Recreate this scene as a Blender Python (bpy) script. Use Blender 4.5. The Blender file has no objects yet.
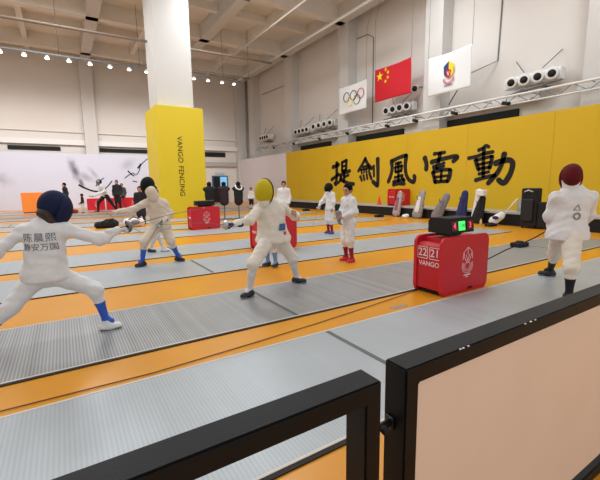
import bpy, bmesh, math, random
import numpy as np
from mathutils import Vector, Matrix

random.seed(7)
SC = bpy.context.scene
COL = SC.collection

# ------------------------------------------------------------------ camera
W = np.array([[0.845284, 0.088755, -0.526894], [-0.534159, 0.116432, -0.837327], [-0.01297, 0.989225, 0.145827]])
cam_data = bpy.data.cameras.new('camera')
cam_data.sensor_fit = 'HORIZONTAL'
cam_data.sensor_width = 36.0
cam_data.lens = 374.0 * 36.0 / 600.0
cam_data.clip_start = 0.05
cam_data.clip_end = 200
cam = bpy.data.objects.new('camera', cam_data)
COL.objects.link(cam)
M4 = Matrix([list(W[0]) + [0.0], list(W[1]) + [0.0], list(W[2]) + [1.5], [0, 0, 0, 1]])
cam.matrix_world = M4
SC.camera = cam

# ------------------------------------------------------------------ world, lights, exposure
world = bpy.data.worlds.new('daylight')
SC.world = world
world.use_nodes = True
bg = world.node_tree.nodes['Background']
bg.inputs[0].default_value = (0.93, 0.97, 1.0, 1)
bg.inputs[1].default_value = 1.05
SC.view_settings.view_transform = 'Standard'
SC.view_settings.look = 'None'
SC.view_settings.gamma = 1.0
SC.view_settings.use_curve_mapping = False
SC.view_settings.exposure = -0.20


def area(loc, size, energy, color=(0.90, 0.96, 1.0), rot=(0, 0, 0)):
    l = bpy.data.lights.new('unseen_hall_light', 'AREA')
    l.shape = 'SQUARE'
    l.size = size
    l.energy = energy
    l.color = color
    o = bpy.data.objects.new('unseen_hall_light', l)
    o.location = loc
    o.rotation_euler = rot
    COL.objects.link(o)
    return o


HALL = 330
for ly, k in ((0, 0.15), (6.5, 0.6), (13, 1.0), (17.5, 1.15)):  # unseen ceiling lights, put above the view to light the hall
    for lx in (-7, 0, 7):
        area((lx, ly, 10.6), 2.2, HALL * k * (0.7 if lx == 0 and ly > 10 else 1.0))
for lx in (-7, 0):
    area((lx, 21, 11.0), 2.2, HALL * 0.9)  # also unseen, added to brighten the far floor
area((12.3, 4, 10.2), 1.6, HALL * 0.75)
area((12.3, 11, 10.2), 1.6, HALL * 0.7)

# ------------------------------------------------------------------ materials


def srgb(r, g, b):
    def f(c):
        c = c / 255.0
        return c / 12.92 if c <= 0.04045 else ((c + 0.055) / 1.055) ** 2.4
    return (f(r), f(g), f(b), 1.0)


MATS = {}


def mat(name, rgb, rough=0.6, metal=0.0, bump=0.0, bscale=40.0, var=0.0, vscale=4.0, emit=0.0, spec=0.5, coat=0.0):
    """procedural surface: colour with slight noise variation, optional noise bump"""
    if name in MATS:
        return MATS[name]
    m = bpy.data.materials.new(name)
    m.use_nodes = True
    nt = m.node_tree
    b = nt.nodes['Principled BSDF']
    c = srgb(*rgb)
    b.inputs['Base Color'].default_value = c
    b.inputs['Roughness'].default_value = rough
    b.inputs['Metallic'].default_value = metal
    b.inputs['Specular IOR Level'].default_value = spec
    b.inputs['Coat Weight'].default_value = coat
    if var > 0 or bump > 0:
        tc = nt.nodes.new('ShaderNodeTexCoord')
    if var > 0:
        n = nt.nodes.new('ShaderNodeTexNoise')
        n.inputs['Scale'].default_value = vscale
        n.inputs['Detail'].default_value = 5
        nt.links.new(tc.outputs['Object'], n.inputs['Vector'])
        mx = nt.nodes.new('ShaderNodeMix')
        mx.data_type = 'RGBA'
        mx.inputs[6].default_value = tuple(max(0, k * (1 - var)) for k in c[:3]) + (1,)
        mx.inputs[7].default_value = tuple(min(1, k * (1 + var)) for k in c[:3]) + (1,)
        nt.links.new(n.outputs['Fac'], mx.inputs[0])
        nt.links.new(mx.outputs[2], b.inputs['Base Color'])
    if bump > 0:
        n2 = nt.nodes.new('ShaderNodeTexNoise')
        n2.inputs['Scale'].default_value = bscale
        n2.inputs['Detail'].default_value = 3
        nt.links.new(tc.outputs['Object'], n2.inputs['Vector'])
        bp = nt.nodes.new('ShaderNodeBump')
        bp.inputs['Strength'].default_value = bump
        bp.inputs['Distance'].default_value = 0.02
        nt.links.new(n2.outputs['Fac'], bp.inputs['Height'])
        nt.links.new(bp.outputs['Normal'], b.inputs['Normal'])
    if emit > 0:
        b.inputs['Emission Color'].default_value = c
        b.inputs['Emission Strength'].default_value = emit
    MATS[name] = m
    return m


def ribbed(name, rgb, contrast, rough=0.42):
    """aluminium piste: thin strips laid across the piste, with worn patches"""
    m = bpy.data.materials.new(name)
    m.use_nodes = True
    nt = m.node_tree
    b = nt.nodes['Principled BSDF']
    b.inputs['Roughness'].default_value = rough
    b.inputs['Metallic'].default_value = 0.25
    tc = nt.nodes.new('ShaderNodeTexCoord')
    w = nt.nodes.new('ShaderNodeTexWave')
    w.wave_type = 'BANDS'
    w.bands_direction = 'X'
    w.inputs['Scale'].default_value = 2 * math.pi / 0.026 / 20.0
    w.inputs['Distortion'].default_value = 0.0
    nt.links.new(tc.outputs['Object'], w.inputs['Vector'])
    n = nt.nodes.new('ShaderNodeTexNoise')
    n.noise_dimensions = '1D'
    n.inputs['Scale'].default_value = 9.0
    n.inputs['Detail'].default_value = 4
    sx = nt.nodes.new('ShaderNodeSeparateXYZ')
    nt.links.new(tc.outputs['Object'], sx.inputs[0])
    nt.links.new(sx.outputs[0], n.inputs['W'])
    n3 = nt.nodes.new('ShaderNodeTexNoise')
    n3.inputs['Scale'].default_value = 1.3
    n3.inputs['Detail'].default_value = 6
    nt.links.new(tc.outputs['Object'], n3.inputs['Vector'])
    c = srgb(*rgb)
    mx = nt.nodes.new('ShaderNodeMix')
    mx.data_type = 'RGBA'
    mx.inputs[6].default_value = tuple(k * (1 - contrast) for k in c[:3]) + (1,)
    mx.inputs[7].default_value = tuple(min(1, k * (1 + contrast * 0.45)) for k in c[:3]) + (1,)
    add = nt.nodes.new('ShaderNodeMath')
    add.operation = 'MULTIPLY_ADD'
    add.inputs[1].default_value = 0.55
    nt.links.new(n.outputs['Fac'], add.inputs[0])
    mul = nt.nodes.new('ShaderNodeMath')
    mul.operation = 'MULTIPLY'
    mul.inputs[1].default_value = 0.55
    nt.links.new(w.outputs['Fac'], mul.inputs[0])
    nt.links.new(mul.outputs[0], add.inputs[2])
    nt.links.new(add.outputs[0], mx.inputs[0])
    mx2 = nt.nodes.new('ShaderNodeMix')
    mx2.data_type = 'RGBA'
    mx2.blend_type = 'MULTIPLY'
    mx2.inputs[0].default_value = 1.0
    rmp = nt.nodes.new('ShaderNodeMapRange')
    rmp.inputs[3].default_value = 0.86
    rmp.inputs[4].default_value = 1.1
    nt.links.new(n3.outputs['Fac'], rmp.inputs[0])
    nt.links.new(mx.outputs[2], mx2.inputs[6])
    nt.links.new(rmp.outputs[0], mx2.inputs[7])
    nt.links.new(mx2.outputs[2], b.inputs['Base Color'])
    MATS[name] = m
    return m


M_FLOOR = mat('orange sports floor', (214, 146, 34), 0.33, var=0.10, vscale=1.5, spec=0.4)
M_WALL = mat('painted plaster', (220, 214, 208), 0.85, var=0.03, vscale=0.8)
M_COLUMN = mat('white column paint', (206, 203, 199), 0.8, var=0.02, vscale=1)
M_CEIL = mat('bare concrete', (224, 218, 210), 0.9, var=0.10, vscale=1.2)
M_YELLOW = mat('yellow backdrop cloth', (212, 172, 14), 0.7, var=0.06, vscale=0.9)
M_YPILLAR = mat('yellow pillar cladding', (224, 198, 30), 0.55, var=0.02)
M_WHITE = mat('white paint', (228, 226, 224), 0.55)
M_WPANEL = mat('white partition board', (224, 218, 222), 0.6)
M_BLACK = mat('black satin metal', (22, 23, 25), 0.38, var=0.25, vscale=30)
M_RAIL = mat('black powder coated steel', (12, 14, 18), 0.5, bump=0.08, bscale=220, spec=0.22)
M_DARK = mat('matte black', (14, 14, 15), 0.8)
M_INK = mat('ink black', (22, 17, 12), 0.8)
M_RED = mat('red lacquered panel', (200, 22, 40), 0.38, spec=0.5)
M_REDIN = mat('red recessed panel', (190, 20, 34), 0.5)
M_WPRINT = mat('white print', (236, 226, 226), 0.6)
M_STEEL = mat('bright steel', (190, 192, 196), 0.3, metal=0.9)
M_GREYM = mat('grey metal', (120, 122, 124), 0.5, metal=0.4)
M_BLADE = mat('dark blade steel', (90, 92, 96), 0.4, metal=0.7)
M_CLOTH = mat('white fencing cloth', (224, 225, 227), 0.85, bump=0.7, bscale=13, var=0.03, vscale=9)
M_CREAM = mat('cream fencing cloth', (226, 220, 208), 0.85, bump=0.7, bscale=13, var=0.04, vscale=9)
M_BEIGE = mat('beige fencing cloth', (216, 204, 188), 0.85, bump=0.7, bscale=13, var=0.04, vscale=9)
M_SKIN = mat('skin', (188, 132, 106), 0.55, var=0.05, vscale=20)
M_HAIR = mat('black hair', (14, 12, 12), 0.85, bump=0.4, bscale=60, spec=0.15)
M_BROWNHAIR = mat('dark brown hair', (46, 32, 26), 0.5, bump=0.5, bscale=120)
M_NAVY = mat('navy mask mesh', (20, 28, 64), 0.7, bump=0.3, bscale=120, spec=0.2)
M_BLKMESH = mat('black mask mesh', (16, 15, 16), 0.75, bump=0.3, bscale=120, spec=0.2)
M_YMESH = mat('yellow mask mesh', (190, 172, 10), 0.6, bump=0.3, bscale=120, spec=0.25)
M_YCLOTH = mat('bright yellow mask cloth', (236, 222, 40), 0.7)
M_MAROON = mat('dark red mask mesh', (92, 18, 26), 0.75, bump=0.3, bscale=120, spec=0.2)
M_TRIM = mat('mask trim', (48, 26, 22), 0.6)
M_SOCKB = mat('blue sock', (52, 92, 196), 0.85, bump=0.2, bscale=90)
M_SOCKLB = mat('light blue sock', (110, 156, 196), 0.85, bump=0.2, bscale=90)
M_SOCKW = mat('white sock', (214, 212, 214), 0.85, bump=0.2, bscale=90)
M_SOCKR = mat('burgundy sock', (140, 26, 50), 0.85, bump=0.2, bscale=90)
M_SHOEW = mat('white shoe leather', (224, 226, 228), 0.5)
M_SHOEB = mat('black shoe leather', (26, 30, 36), 0.5)
M_SHOER = mat('red shoe', (206, 26, 56), 0.5)
M_SOLE = mat('grey shoe sole', (150, 150, 152), 0.7)
M_NGLOVE = mat('navy glove', (38, 52, 92), 0.7)
M_WGLOVE = mat('white glove', (214, 212, 210), 0.7)
M_GGLOVE = mat('grey glove', (120, 118, 116), 0.7)
M_BLKCLOTH = mat('black clothing', (22, 22, 25), 0.85, bump=0.2, bscale=25)
M_NAVYCLOTH = mat('navy clothing', (30, 36, 60), 0.85, bump=0.2, bscale=25)
M_PRINT = mat('grey back print', (92, 98, 112), 0.7)
M_GOLD = mat('flag gold', (252, 214, 30), 0.7)
M_FLAGRED = mat('flag red', (200, 16, 34), 0.75)
M_FLAGWHITE = mat('flag white cloth', (232, 232, 232), 0.8)
M_BLUE = mat('blue print', (36, 52, 110), 0.6)
M_GREENP = mat('green print', (30, 130, 70), 0.6)
M_BLUESTEEL = mat('blue painted steel', (50, 82, 120), 0.5)
M_PISTE_DK = ribbed('worn aluminium piste', (160, 162, 163), 0.60)
M_PISTE = ribbed('aluminium piste', (172, 179, 184), 0.16)
M_EDGE = mat('white piste edge tape', (206, 202, 196), 0.6)
M_EDGE_SHADOW = mat('painted edge shadow', (40, 32, 28), 0.8)  # shade beside the pistes, put into colour
M_LINE = mat('dark grey tape', (96, 100, 102), 0.7)
M_PEACH = mat('peach fibreboard', (230, 208, 190), 0.45, var=0.06, vscale=3)
M_LENS = mat('lit lamp lens', (255, 246, 226), 0.4, emit=5.0)
M_LEDR = mat('red led digits', (255, 60, 90), 0.4, emit=2.2)
M_LEDG = mat('green led display', (70, 235, 110), 0.4, emit=1.2)
M_SKYPANE = mat('daylit door glass', (120, 180, 225), 0.3, emit=0.75)
M_ORANGE = mat('orange cabinet', (232, 128, 40), 0.5)
M_GREYCLOTH = mat('grey bag cloth', (128, 122, 128), 0.85, bump=0.2)
M_NAVYBAG = mat('navy bag cloth', (34, 40, 92), 0.8, bump=0.2)
M_LENO = mat('stone grey ledge', (176, 172, 168), 0.6)

# ------------------------------------------------------------------ object helpers


def link(name, me, m=None, parent=None):
    o = bpy.data.objects.new(name, me)
    COL.objects.link(o)
    if m is not None:
        me.materials.append(m)
    if parent is not None:
        o.parent = parent
    return o


def thing(name, label, cat, loc=(0, 0, 0), group=None):
    o = bpy.data.objects.new(name, None)
    o.empty_display_size = 0.1
    COL.objects.link(o)
    o.location = loc
    o['label'] = label
    o['category'] = cat
    if group:
        o['group'] = group
    return o


def tag(o, label, cat, group=None):
    o['label'] = label
    o['category'] = cat
    if group:
        o['group'] = group
    return o


def offset(parent):
    """world offset of a (not rotated) parent chain"""
    v = Vector((0, 0, 0))
    while parent is not None:
        v += parent.location
        parent = parent.parent
    return v


def from_bm(name, bm, m, parent=None, smooth=False):
    off = offset(parent)
    if off.length > 0:
        bmesh.ops.translate(bm, verts=bm.verts, vec=-off)
    bmesh.ops.recalc_face_normals(bm, faces=bm.faces)
    me = bpy.data.meshes.new(name)
    bm.to_mesh(me)
    bm.free()
    if smooth:
        me.polygons.foreach_set('use_smooth', [True] * len(me.polygons))
    return link(name, me, m, parent)


def bm_box(bm, x0, x1, y0, y1, z0, z1, bev=0.0, seg=2):
    r = bmesh.ops.create_cube(bm, size=1.0)
    vs = r['verts']
    for v in vs:
        v.co = Vector((x0 + (v.co.x + .5) * (x1 - x0), y0 + (v.co.y + .5) * (y1 - y0), z0 + (v.co.z + .5) * (z1 - z0)))
    if bev > 0:
        es = list({e for v in vs for e in v.link_edges})
        bmesh.ops.bevel(bm, geom=es, offset=bev, segments=seg, affect='EDGES', profile=0.5)


def box(name, x0, x1, y0, y1, z0, z1, m, parent=None, bev=0.0):
    bm = bmesh.new()
    bm_box(bm, x0, x1, y0, y1, z0, z1, bev)
    return from_bm(name, bm, m, parent)


def struct(name, x0, x1, y0, y1, z0, z1, m, bev=0.0):
    o = box(name, x0, x1, y0, y1, z0, z1, m, None, bev)
    o['kind'] = 'structure'
    return o


def bm_tube(bm, pts, r, n=8, r1=None):
    """tube along a polyline"""
    pts = [Vector(p) for p in pts]
    rings = []
    for i, p in enumerate(pts):
        d = (pts[min(i + 1, len(pts) - 1)] - pts[max(i - 1, 0)]).normalized()
        a = d.orthogonal().normalized() if i == 0 else (a - d * a.dot(d)).normalized()
        b = d.cross(a)
        t = i / (len(pts) - 1)
        rr = r if r1 is None else r + (r1 - r) * t
        rings.append([bm.verts.new(p + (a * math.cos(2 * math.pi * k / n) + b * math.sin(2 * math.pi * k / n)) * rr) for k in range(n)])
    for q in range(len(rings) - 1):
        for k in range(n):
            bm.faces.new((rings[q][k], rings[q][(k + 1) % n], rings[q + 1][(k + 1) % n], rings[q + 1][k]))
    bm.faces.new(rings[0][::-1])
    bm.faces.new(rings[-1])


def tube(name, pts, r, m, parent=None, n=8, r1=None):
    bm = bmesh.new()
    bm_tube(bm, pts, r, n, r1)
    return from_bm(name, bm, m, parent, smooth=True)


def bm_lathe(bm, prof, origin, axis, n=20):
    """profile [(radius, along)] spun about an axis"""
    axis = Vector(axis).normalized()
    a = axis.orthogonal().normalized()
    b = axis.cross(a)
    o = Vector(origin)
    rings = []
    for r, t in prof:
        rings.append([bm.verts.new(o + axis * t + (a * math.cos(2 * math.pi * k / n) + b * math.sin(2 * math.pi * k / n)) * max(r, 1e-4)) for k in range(n)])
    for q in range(len(rings) - 1):
        for k in range(n):
            bm.faces.new((rings[q][k], rings[q][(k + 1) % n], rings[q + 1][(k + 1) % n], rings[q + 1][k]))
    bm.faces.new(rings[0][::-1])
    bm.faces.new(rings[-1])


def lathe(name, prof, origin, axis, m, parent=None, n=20, smooth=True):
    bm = bmesh.new()
    bm_lathe(bm, prof, origin, axis, n)
    return from_bm(name, bm, m, parent, smooth)


def bm_prism(bm, poly, o, ux, uy, thick):
    """polygon (u,v) in the plane o,ux,uy extruded along ux x uy"""
    o, ux, uy = Vector(o), Vector(ux), Vector(uy)
    nz = ux.cross(uy).normalized() * thick
    lo = [bm.verts.new(o + ux * u + uy * v) for u, v in poly]
    hi = [bm.verts.new(o + ux * u + uy * v + nz) for u, v in poly]
    n = len(poly)
    bm.faces.new(lo[::-1])
    bm.faces.new(hi)
    for k in range(n):
        bm.faces.new((lo[k], lo[(k + 1) % n], hi[(k + 1) % n], hi[k]))


def prism(name, poly, o, ux, uy, thick, m, parent=None):
    bm = bmesh.new()
    bm_prism(bm, poly, o, ux, uy, thick)
    return from_bm(name, bm, m, parent)


def rrect(w, h, r, n=5):
    pts = []
    for cx, cy, a0 in ((w - r, h - r, 0), (r, h - r, 90), (r, r, 180), (w - r, r, 270)):
        for k in range(n + 1):
            a = math.radians(a0 + 90 * k / n)
            pts.append((cx + r * math.cos(a), cy + r * math.sin(a)))
    return pts


def smooth_line(pts, n=6):
    """Catmull-Rom through 2-D points"""
    if len(pts) < 3:
        return [tuple(np.array(pts[0]) + (np.array(pts[-1]) - np.array(pts[0])) * k / n) for k in range(n + 1)]
    P = [np.array(p, float) for p in pts]
    P = [2 * P[0] - P[1]] + P + [2 * P[-1] - P[-2]]
    out = []
    for i in range(1, len(P) - 2):
        for k in range(n):
            t = k / n
            a, b, c, d = P[i - 1:i + 3]
            out.append(tuple(0.5 * (2 * b + (c - a) * t + (2 * a - 5 * b + 4 * c - d) * t * t + (3 * b - a - 3 * c + d) * t ** 3)))
    out.append(tuple(P[-2]))
    return out


def bm_stroke(bm, pts, w, o, ux, uy, thick, brush=True):
    """a brush stroke: ribbon with round ends and swelling width, raised `thick`"""
    L = smooth_line(pts)
    n = len(L)
    left, right = [], []
    for i, p in enumerate(L):
        p = np.array(p)
        d = np.array(L[min(i + 1, n - 1)]) - np.array(L[max(i - 1, 0)])
        d = d / (np.linalg.norm(d) + 1e-9)
        nrm = np.array([-d[1], d[0]])
        t = i / (n - 1)
        ww = w * 0.5
        if brush:
            ww *= 1.08 - 0.30 * math.sin(math.pi * min(1, t * 1.05)) * 0.6 - 0.35 * max(0, t - 0.75) * 2
        left.append(p + nrm * ww)
        right.append(p - nrm * ww)
    p0, p1 = np.array(L[0]), np.array(L[-1])
    d0 = np.array(L[1]) - p0
    d0 /= np.linalg.norm(d0) + 1e-9
    d1 = p1 - np.array(L[-2])
    d1 /= np.linalg.norm(d1) + 1e-9
    o, ux, uy = Vector(o), Vector(ux), Vector(uy)
    nz = ux.cross(uy).normalized() * thick

    def v(p, h):
        return bm.verts.new(o + ux * p[0] + uy * p[1] + (nz if h else Vector((0, 0, 0))))
    left = [p0 - d0 * w * 0.33 + (left[0] - p0) * 0.45] + left + [p1 + d1 * w * 0.33 + (left[-1] - p1) * 0.45]
    right = [p0 - d0 * w * 0.33 + (right[0] - p0) * 0.45] + right + [p1 + d1 * w * 0.33 + (right[-1] - p1) * 0.45]
    lh, rh = [v(p, 1) for p in left], [v(p, 1) for p in right]
    ll, rl = [v(p, 0) for p in left], [v(p, 0) for p in right]
    for i in range(len(left) - 1):
        bm.faces.new((lh[i], rh[i], rh[i + 1], lh[i + 1]))
        bm.faces.new((lh[i], lh[i + 1], ll[i + 1], ll[i]))
        bm.faces.new((rh[i], rl[i], rl[i + 1], rh[i + 1]))
    bm.faces.new((lh[0], ll[0], rl[0], rh[0]))
    bm.faces.new((lh[-1], rh[-1], rl[-1], ll[-1]))


def text(name, s, size, o, ux, uy, m, parent=None, depth=0.004, align='CENTER', spacing=1.0):
    """lettering as a mesh lying in the plane o,ux,uy"""
    cu = bpy.data.curves.new('lettering', 'FONT')
    cu.body = s
    cu.size = size
    cu.align_x = align
    cu.align_y = 'CENTER'
    cu.extrude = depth
    cu.space_character = spacing
    cu.resolution_u = 4
    ob = bpy.data.objects.new('lettering', cu)
    COL.objects.link(ob)
    dg = bpy.context.evaluated_depsgraph_get()
    me = bpy.data.meshes.new_from_object(ob.evaluated_get(dg))
    bpy.data.objects.remove(ob)
    bpy.data.curves.remove(cu)
    ux, uy = Vector(ux).normalized(), Vector(uy).normalized()
    uz = ux.cross(uy)
    off = Vector(o) - offset(parent)
    mw = Matrix((list(ux), list(uy), list(uz))).transposed().to_4x4()
    mw.translation = off
    me.transform(mw)
    me.materials.clear()
    me.name = name
    return link(name, me, m, parent)


def dup(root, loc, label=None, group=None, skip=()):
    """copy of a thing with its parts and their sub-parts"""
    r = root.copy()
    COL.objects.link(r)
    r.location = loc
    if label:
        r['label'] = label
    if group:
        r['group'] = group
    for ch in list(root.children):
        if ch.name.split('.')[0] in skip:
            continue
        c = ch.copy()
        COL.objects.link(c)
        c.parent = r
        for g in list(ch.children):
            d = g.copy()
            COL.objects.link(d)
            d.parent = c
    return r

# ------------------------------------------------------------------ organic shapes (distance field + surface nets)


def C(a, b, ra, rb=None, flat=None):
    return ('c', np.array(a, float), np.array(b, float), ra, ra if rb is None else rb, flat)


def E(c, r, axes=None):
    return ('e', np.array(c, float), np.array(r, float), axes)


def prim_bounds(p, pad):
    if p[0] == 'c':
        r = max(p[3], p[4]) + pad
        return np.minimum(p[1], p[2]) - r, np.maximum(p[1], p[2]) + r
    r = max(p[2]) + pad
    return p[1] - r, p[1] + r


def prim_dist(p, X):
    if p[0] == 'c':
        _, a, b, ra, rb, flat = p
        q = X - a
        ab = b - a
        if flat is not None:
            n, s = flat
            n = np.array(n, float)
            n = n / np.linalg.norm(n)
            q = q + np.multiply.outer(q @ n, n) * (1 / s - 1)
            ab = ab + (ab @ n) * n * (1 / s - 1)
        t = np.clip((q @ ab) / max(ab @ ab, 1e-9), 0, 1)
        d = q - np.multiply.outer(t, ab)
        return np.sqrt((d * d).sum(-1)) - (ra + (rb - ra) * t)
    _, c, r, axes = p
    q = X - c
    if axes is not None:
        q = q @ np.array(axes, float).T
    k0 = np.sqrt(((q / r) ** 2).sum(-1))
    k1 = np.sqrt(((q / (r * r)) ** 2).sum(-1)) + 1e-9
    return k0 * (k0 - 1) / k1


def sdf_mesh(name, prims, vox, m, parent=None, k=0.03, clips=(), wrinkle=0.0, subs=(), merge_into=None):
    pad = 3 * vox + wrinkle * 2
    lo = np.min([prim_bounds(p, pad)[0] for p in prims], 0)
    hi = np.max([prim_bounds(p, pad)[1] for p in prims], 0)
    n = np.ceil((hi - lo) / vox).astype(int) + 1
    F = np.full(n, 1.0)
    ax = [lo[i] + vox * np.arange(n[i]) for i in range(3)]

    def grid(s):
        g = np.meshgrid(ax[0][s[0]], ax[1][s[1]], ax[2][s[2]], indexing='ij')
        return np.stack(g, -1)

    def sl(p, pd):
        a, b = prim_bounds(p, pd)
        i0 = np.clip(np.floor((a - lo) / vox).astype(int), 0, n)
        i1 = np.clip(np.ceil((b - lo) / vox).astype(int) + 1, 0, n)
        return tuple(slice(i0[i], i1[i]) for i in range(3))
    for p in prims:
        s = sl(p, k + 3 * vox)
        d = prim_dist(p, grid(s))
        f = F[s]
        h = np.clip(0.5 + 0.5 * (f - d) / k, 0, 1)
        F[s] = np.where(f > 0.9, d, f * (1 - h) + d * h - k * h * (1 - h))
    if wrinkle > 0 or clips or subs:
        X = grid((slice(None),) * 3)
        if wrinkle > 0:
            F += wrinkle * (np.sin(X @ np.array([31., 17, 43]) + 2 * np.sin(X @ np.array([-9., 14, 11]))) * 0.6 +
                            np.sin(X @ np.array([-47., 39, 22]) + 1.3) * 0.4)
        for p in subs:
            F = np.maximum(F, -prim_dist(p, X))
        for c, nn in clips:
            nn = np.array(nn, float)
            nn = nn / np.linalg.norm(nn)
            F = np.maximum(F, -((X - np.array(c, float)) @ nn))
    F[0], F[-1] = 1, 1
    F[:, 0], F[:, -1] = 1, 1
    F[:, :, 0], F[:, :, -1] = 1, 1
    # surface nets
    cn = n - 1
    acc = np.zeros(tuple(cn) + (3,))
    cnt = np.zeros(tuple(cn))
    crosses = []
    for a in range(3):
        i0 = [slice(None)] * 3
        i1 = [slice(None)] * 3
        i0[a] = slice(0, -1)
        i1[a] = slice(1, None)
        f0, f1 = F[tuple(i0)], F[tuple(i1)]
        cr = (f0 < 0) != (f1 < 0)
        crosses.append((cr, f0 < 0))
        idx = np.argwhere(cr)
        if len(idx) == 0:
            continue
        t = f0[cr] / (f0[cr] - f1[cr])
        pos = idx.astype(float)
        pos[:, a] += t
        b, c = (a + 1) % 3, (a + 2) % 3
        for db in (0, 1):
            for dc in (0, 1):
                ci = idx.copy()
                ci[:, b] -= db
                ci[:, c] -= dc
                ok = ((ci >= 0) & (ci < cn)).all(1)
                np.add.at(acc, tuple(ci[ok].T), pos[ok])
                np.add.at(cnt, tuple(ci[ok].T), 1)
    has = cnt > 0
    vid = np.full(tuple(cn), -1, int)
    vid[has] = np.arange(has.sum())
    V = acc[has] / cnt[has][:, None] * vox + lo
    faces = []
    for a in range(3):
        cr, inside = crosses[a]
        idx = np.argwhere(cr)
        if len(idx) == 0:
            continue
        b, c = (a + 1) % 3, (a + 2) % 3
        ok = (idx[:, b] > 0) & (idx[:, c] > 0) & (idx[:, b] < cn[b]) & (idx[:, c] < cn[c])
        idx = idx[ok]
        ins = inside[tuple(idx.T)]
        q = []
        for db, dc in ((1, 1), (0, 1), (0, 0), (1, 0)):
            ci = idx.copy()
            ci[:, b] -= db
            ci[:, c] -= dc
            q.append(vid[tuple(ci.T)])
        q = np.stack(q, 1)
        q[~ins] = q[~ins][:, ::-1]
        faces.append(q)
    Fc = np.concatenate(faces) if faces else np.zeros((0, 4), int)
    if merge_into is not None:
        merge_into.append((V, Fc))
        return None
    return raw_mesh(name, [(V, Fc)], m, parent)


def raw_mesh(name, chunks, m, parent=None):
    off = np.array(offset(parent))
    Vs, Fs, base = [], [], 0
    for V, Fc in chunks:
        Vs.append(V - off)
        Fs.append(Fc + base)
        base += len(V)
    V = np.concatenate(Vs)
    Fc = np.concatenate(Fs)
    me = bpy.data.meshes.new(name)
    me.vertices.add(len(V))
    me.vertices.foreach_set('co', V.astype(np.float32).ravel())
    me.loops.add(len(Fc) * 4)
    me.loops.foreach_set('vertex_index', Fc.astype(np.int32).ravel())
    me.polygons.add(len(Fc))
    me.polygons.foreach_set('loop_start', np.arange(0, len(Fc) * 4, 4, dtype=np.int32))
    me.update(calc_edges=True)
    me.validate()
    me.polygons.foreach_set('use_smooth', [True] * len(me.polygons))
    return link(name, me, m, parent)


def unit(v):
    v = np.array(v, float)
    return v / (np.linalg.norm(v) + 1e-9)


UP = np.array([0, 0, 1.0])


def hand_prims(w, d, n, s=1.0, curl=(0.5, 0.9, 0.7), thumb_side=1, grow=0.0):
    """palm, four fingers of three bones and a thumb leaving the side of the palm"""
    w = np.array(w, float)
    d = unit(d)
    n = unit(np.array(n, float) - d * np.dot(n, d))
    t = np.cross(d, n) * thumb_side
    P = []
    for i in range(4):
        a = w + t * (1.5 - i) * 0.011 * s
        b = w + d * 0.082 * s + t * (1.5 - i) * 0.0195 * s
        P.append(C(a, b, (0.015 + grow) * s, (0.0125 + grow) * s))
    L = (0.070, 0.078, 0.072, 0.056)
    for i in range(4):
        p = w + d * 0.084 * s + t * (1.5 - i) * 0.0200 * s
        ang = 0
        for j, fr in enumerate((0.44, 0.31, 0.25)):
            ang += curl[j] * (1 + 0.08 * i)
            q = p + (d * math.cos(ang) + n * math.sin(ang) + t * (1.5 - i) * 0.03) * L[i] * fr * s
            P.append(C(p, q, (0.0092 - 0.0008 * j + grow) * s, (0.0085 - 0.0008 * j + grow) * s))
            p = q
    p = w + d * 0.022 * s + t * 0.024 * s
    q = p + unit(d * 0.62 + t * 0.62 + n * 0.45) * 0.042 * s
    P.append(C(p, q, (0.0135 + grow) * s, (0.0105 + grow) * s))
    q2 = q + unit(d * 0.75 + t * 0.1 + n * 0.6) * 0.034 * s
    P.append(C(q, q2, (0.0105 + grow) * s, (0.0085 + grow) * s))
    return P


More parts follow.
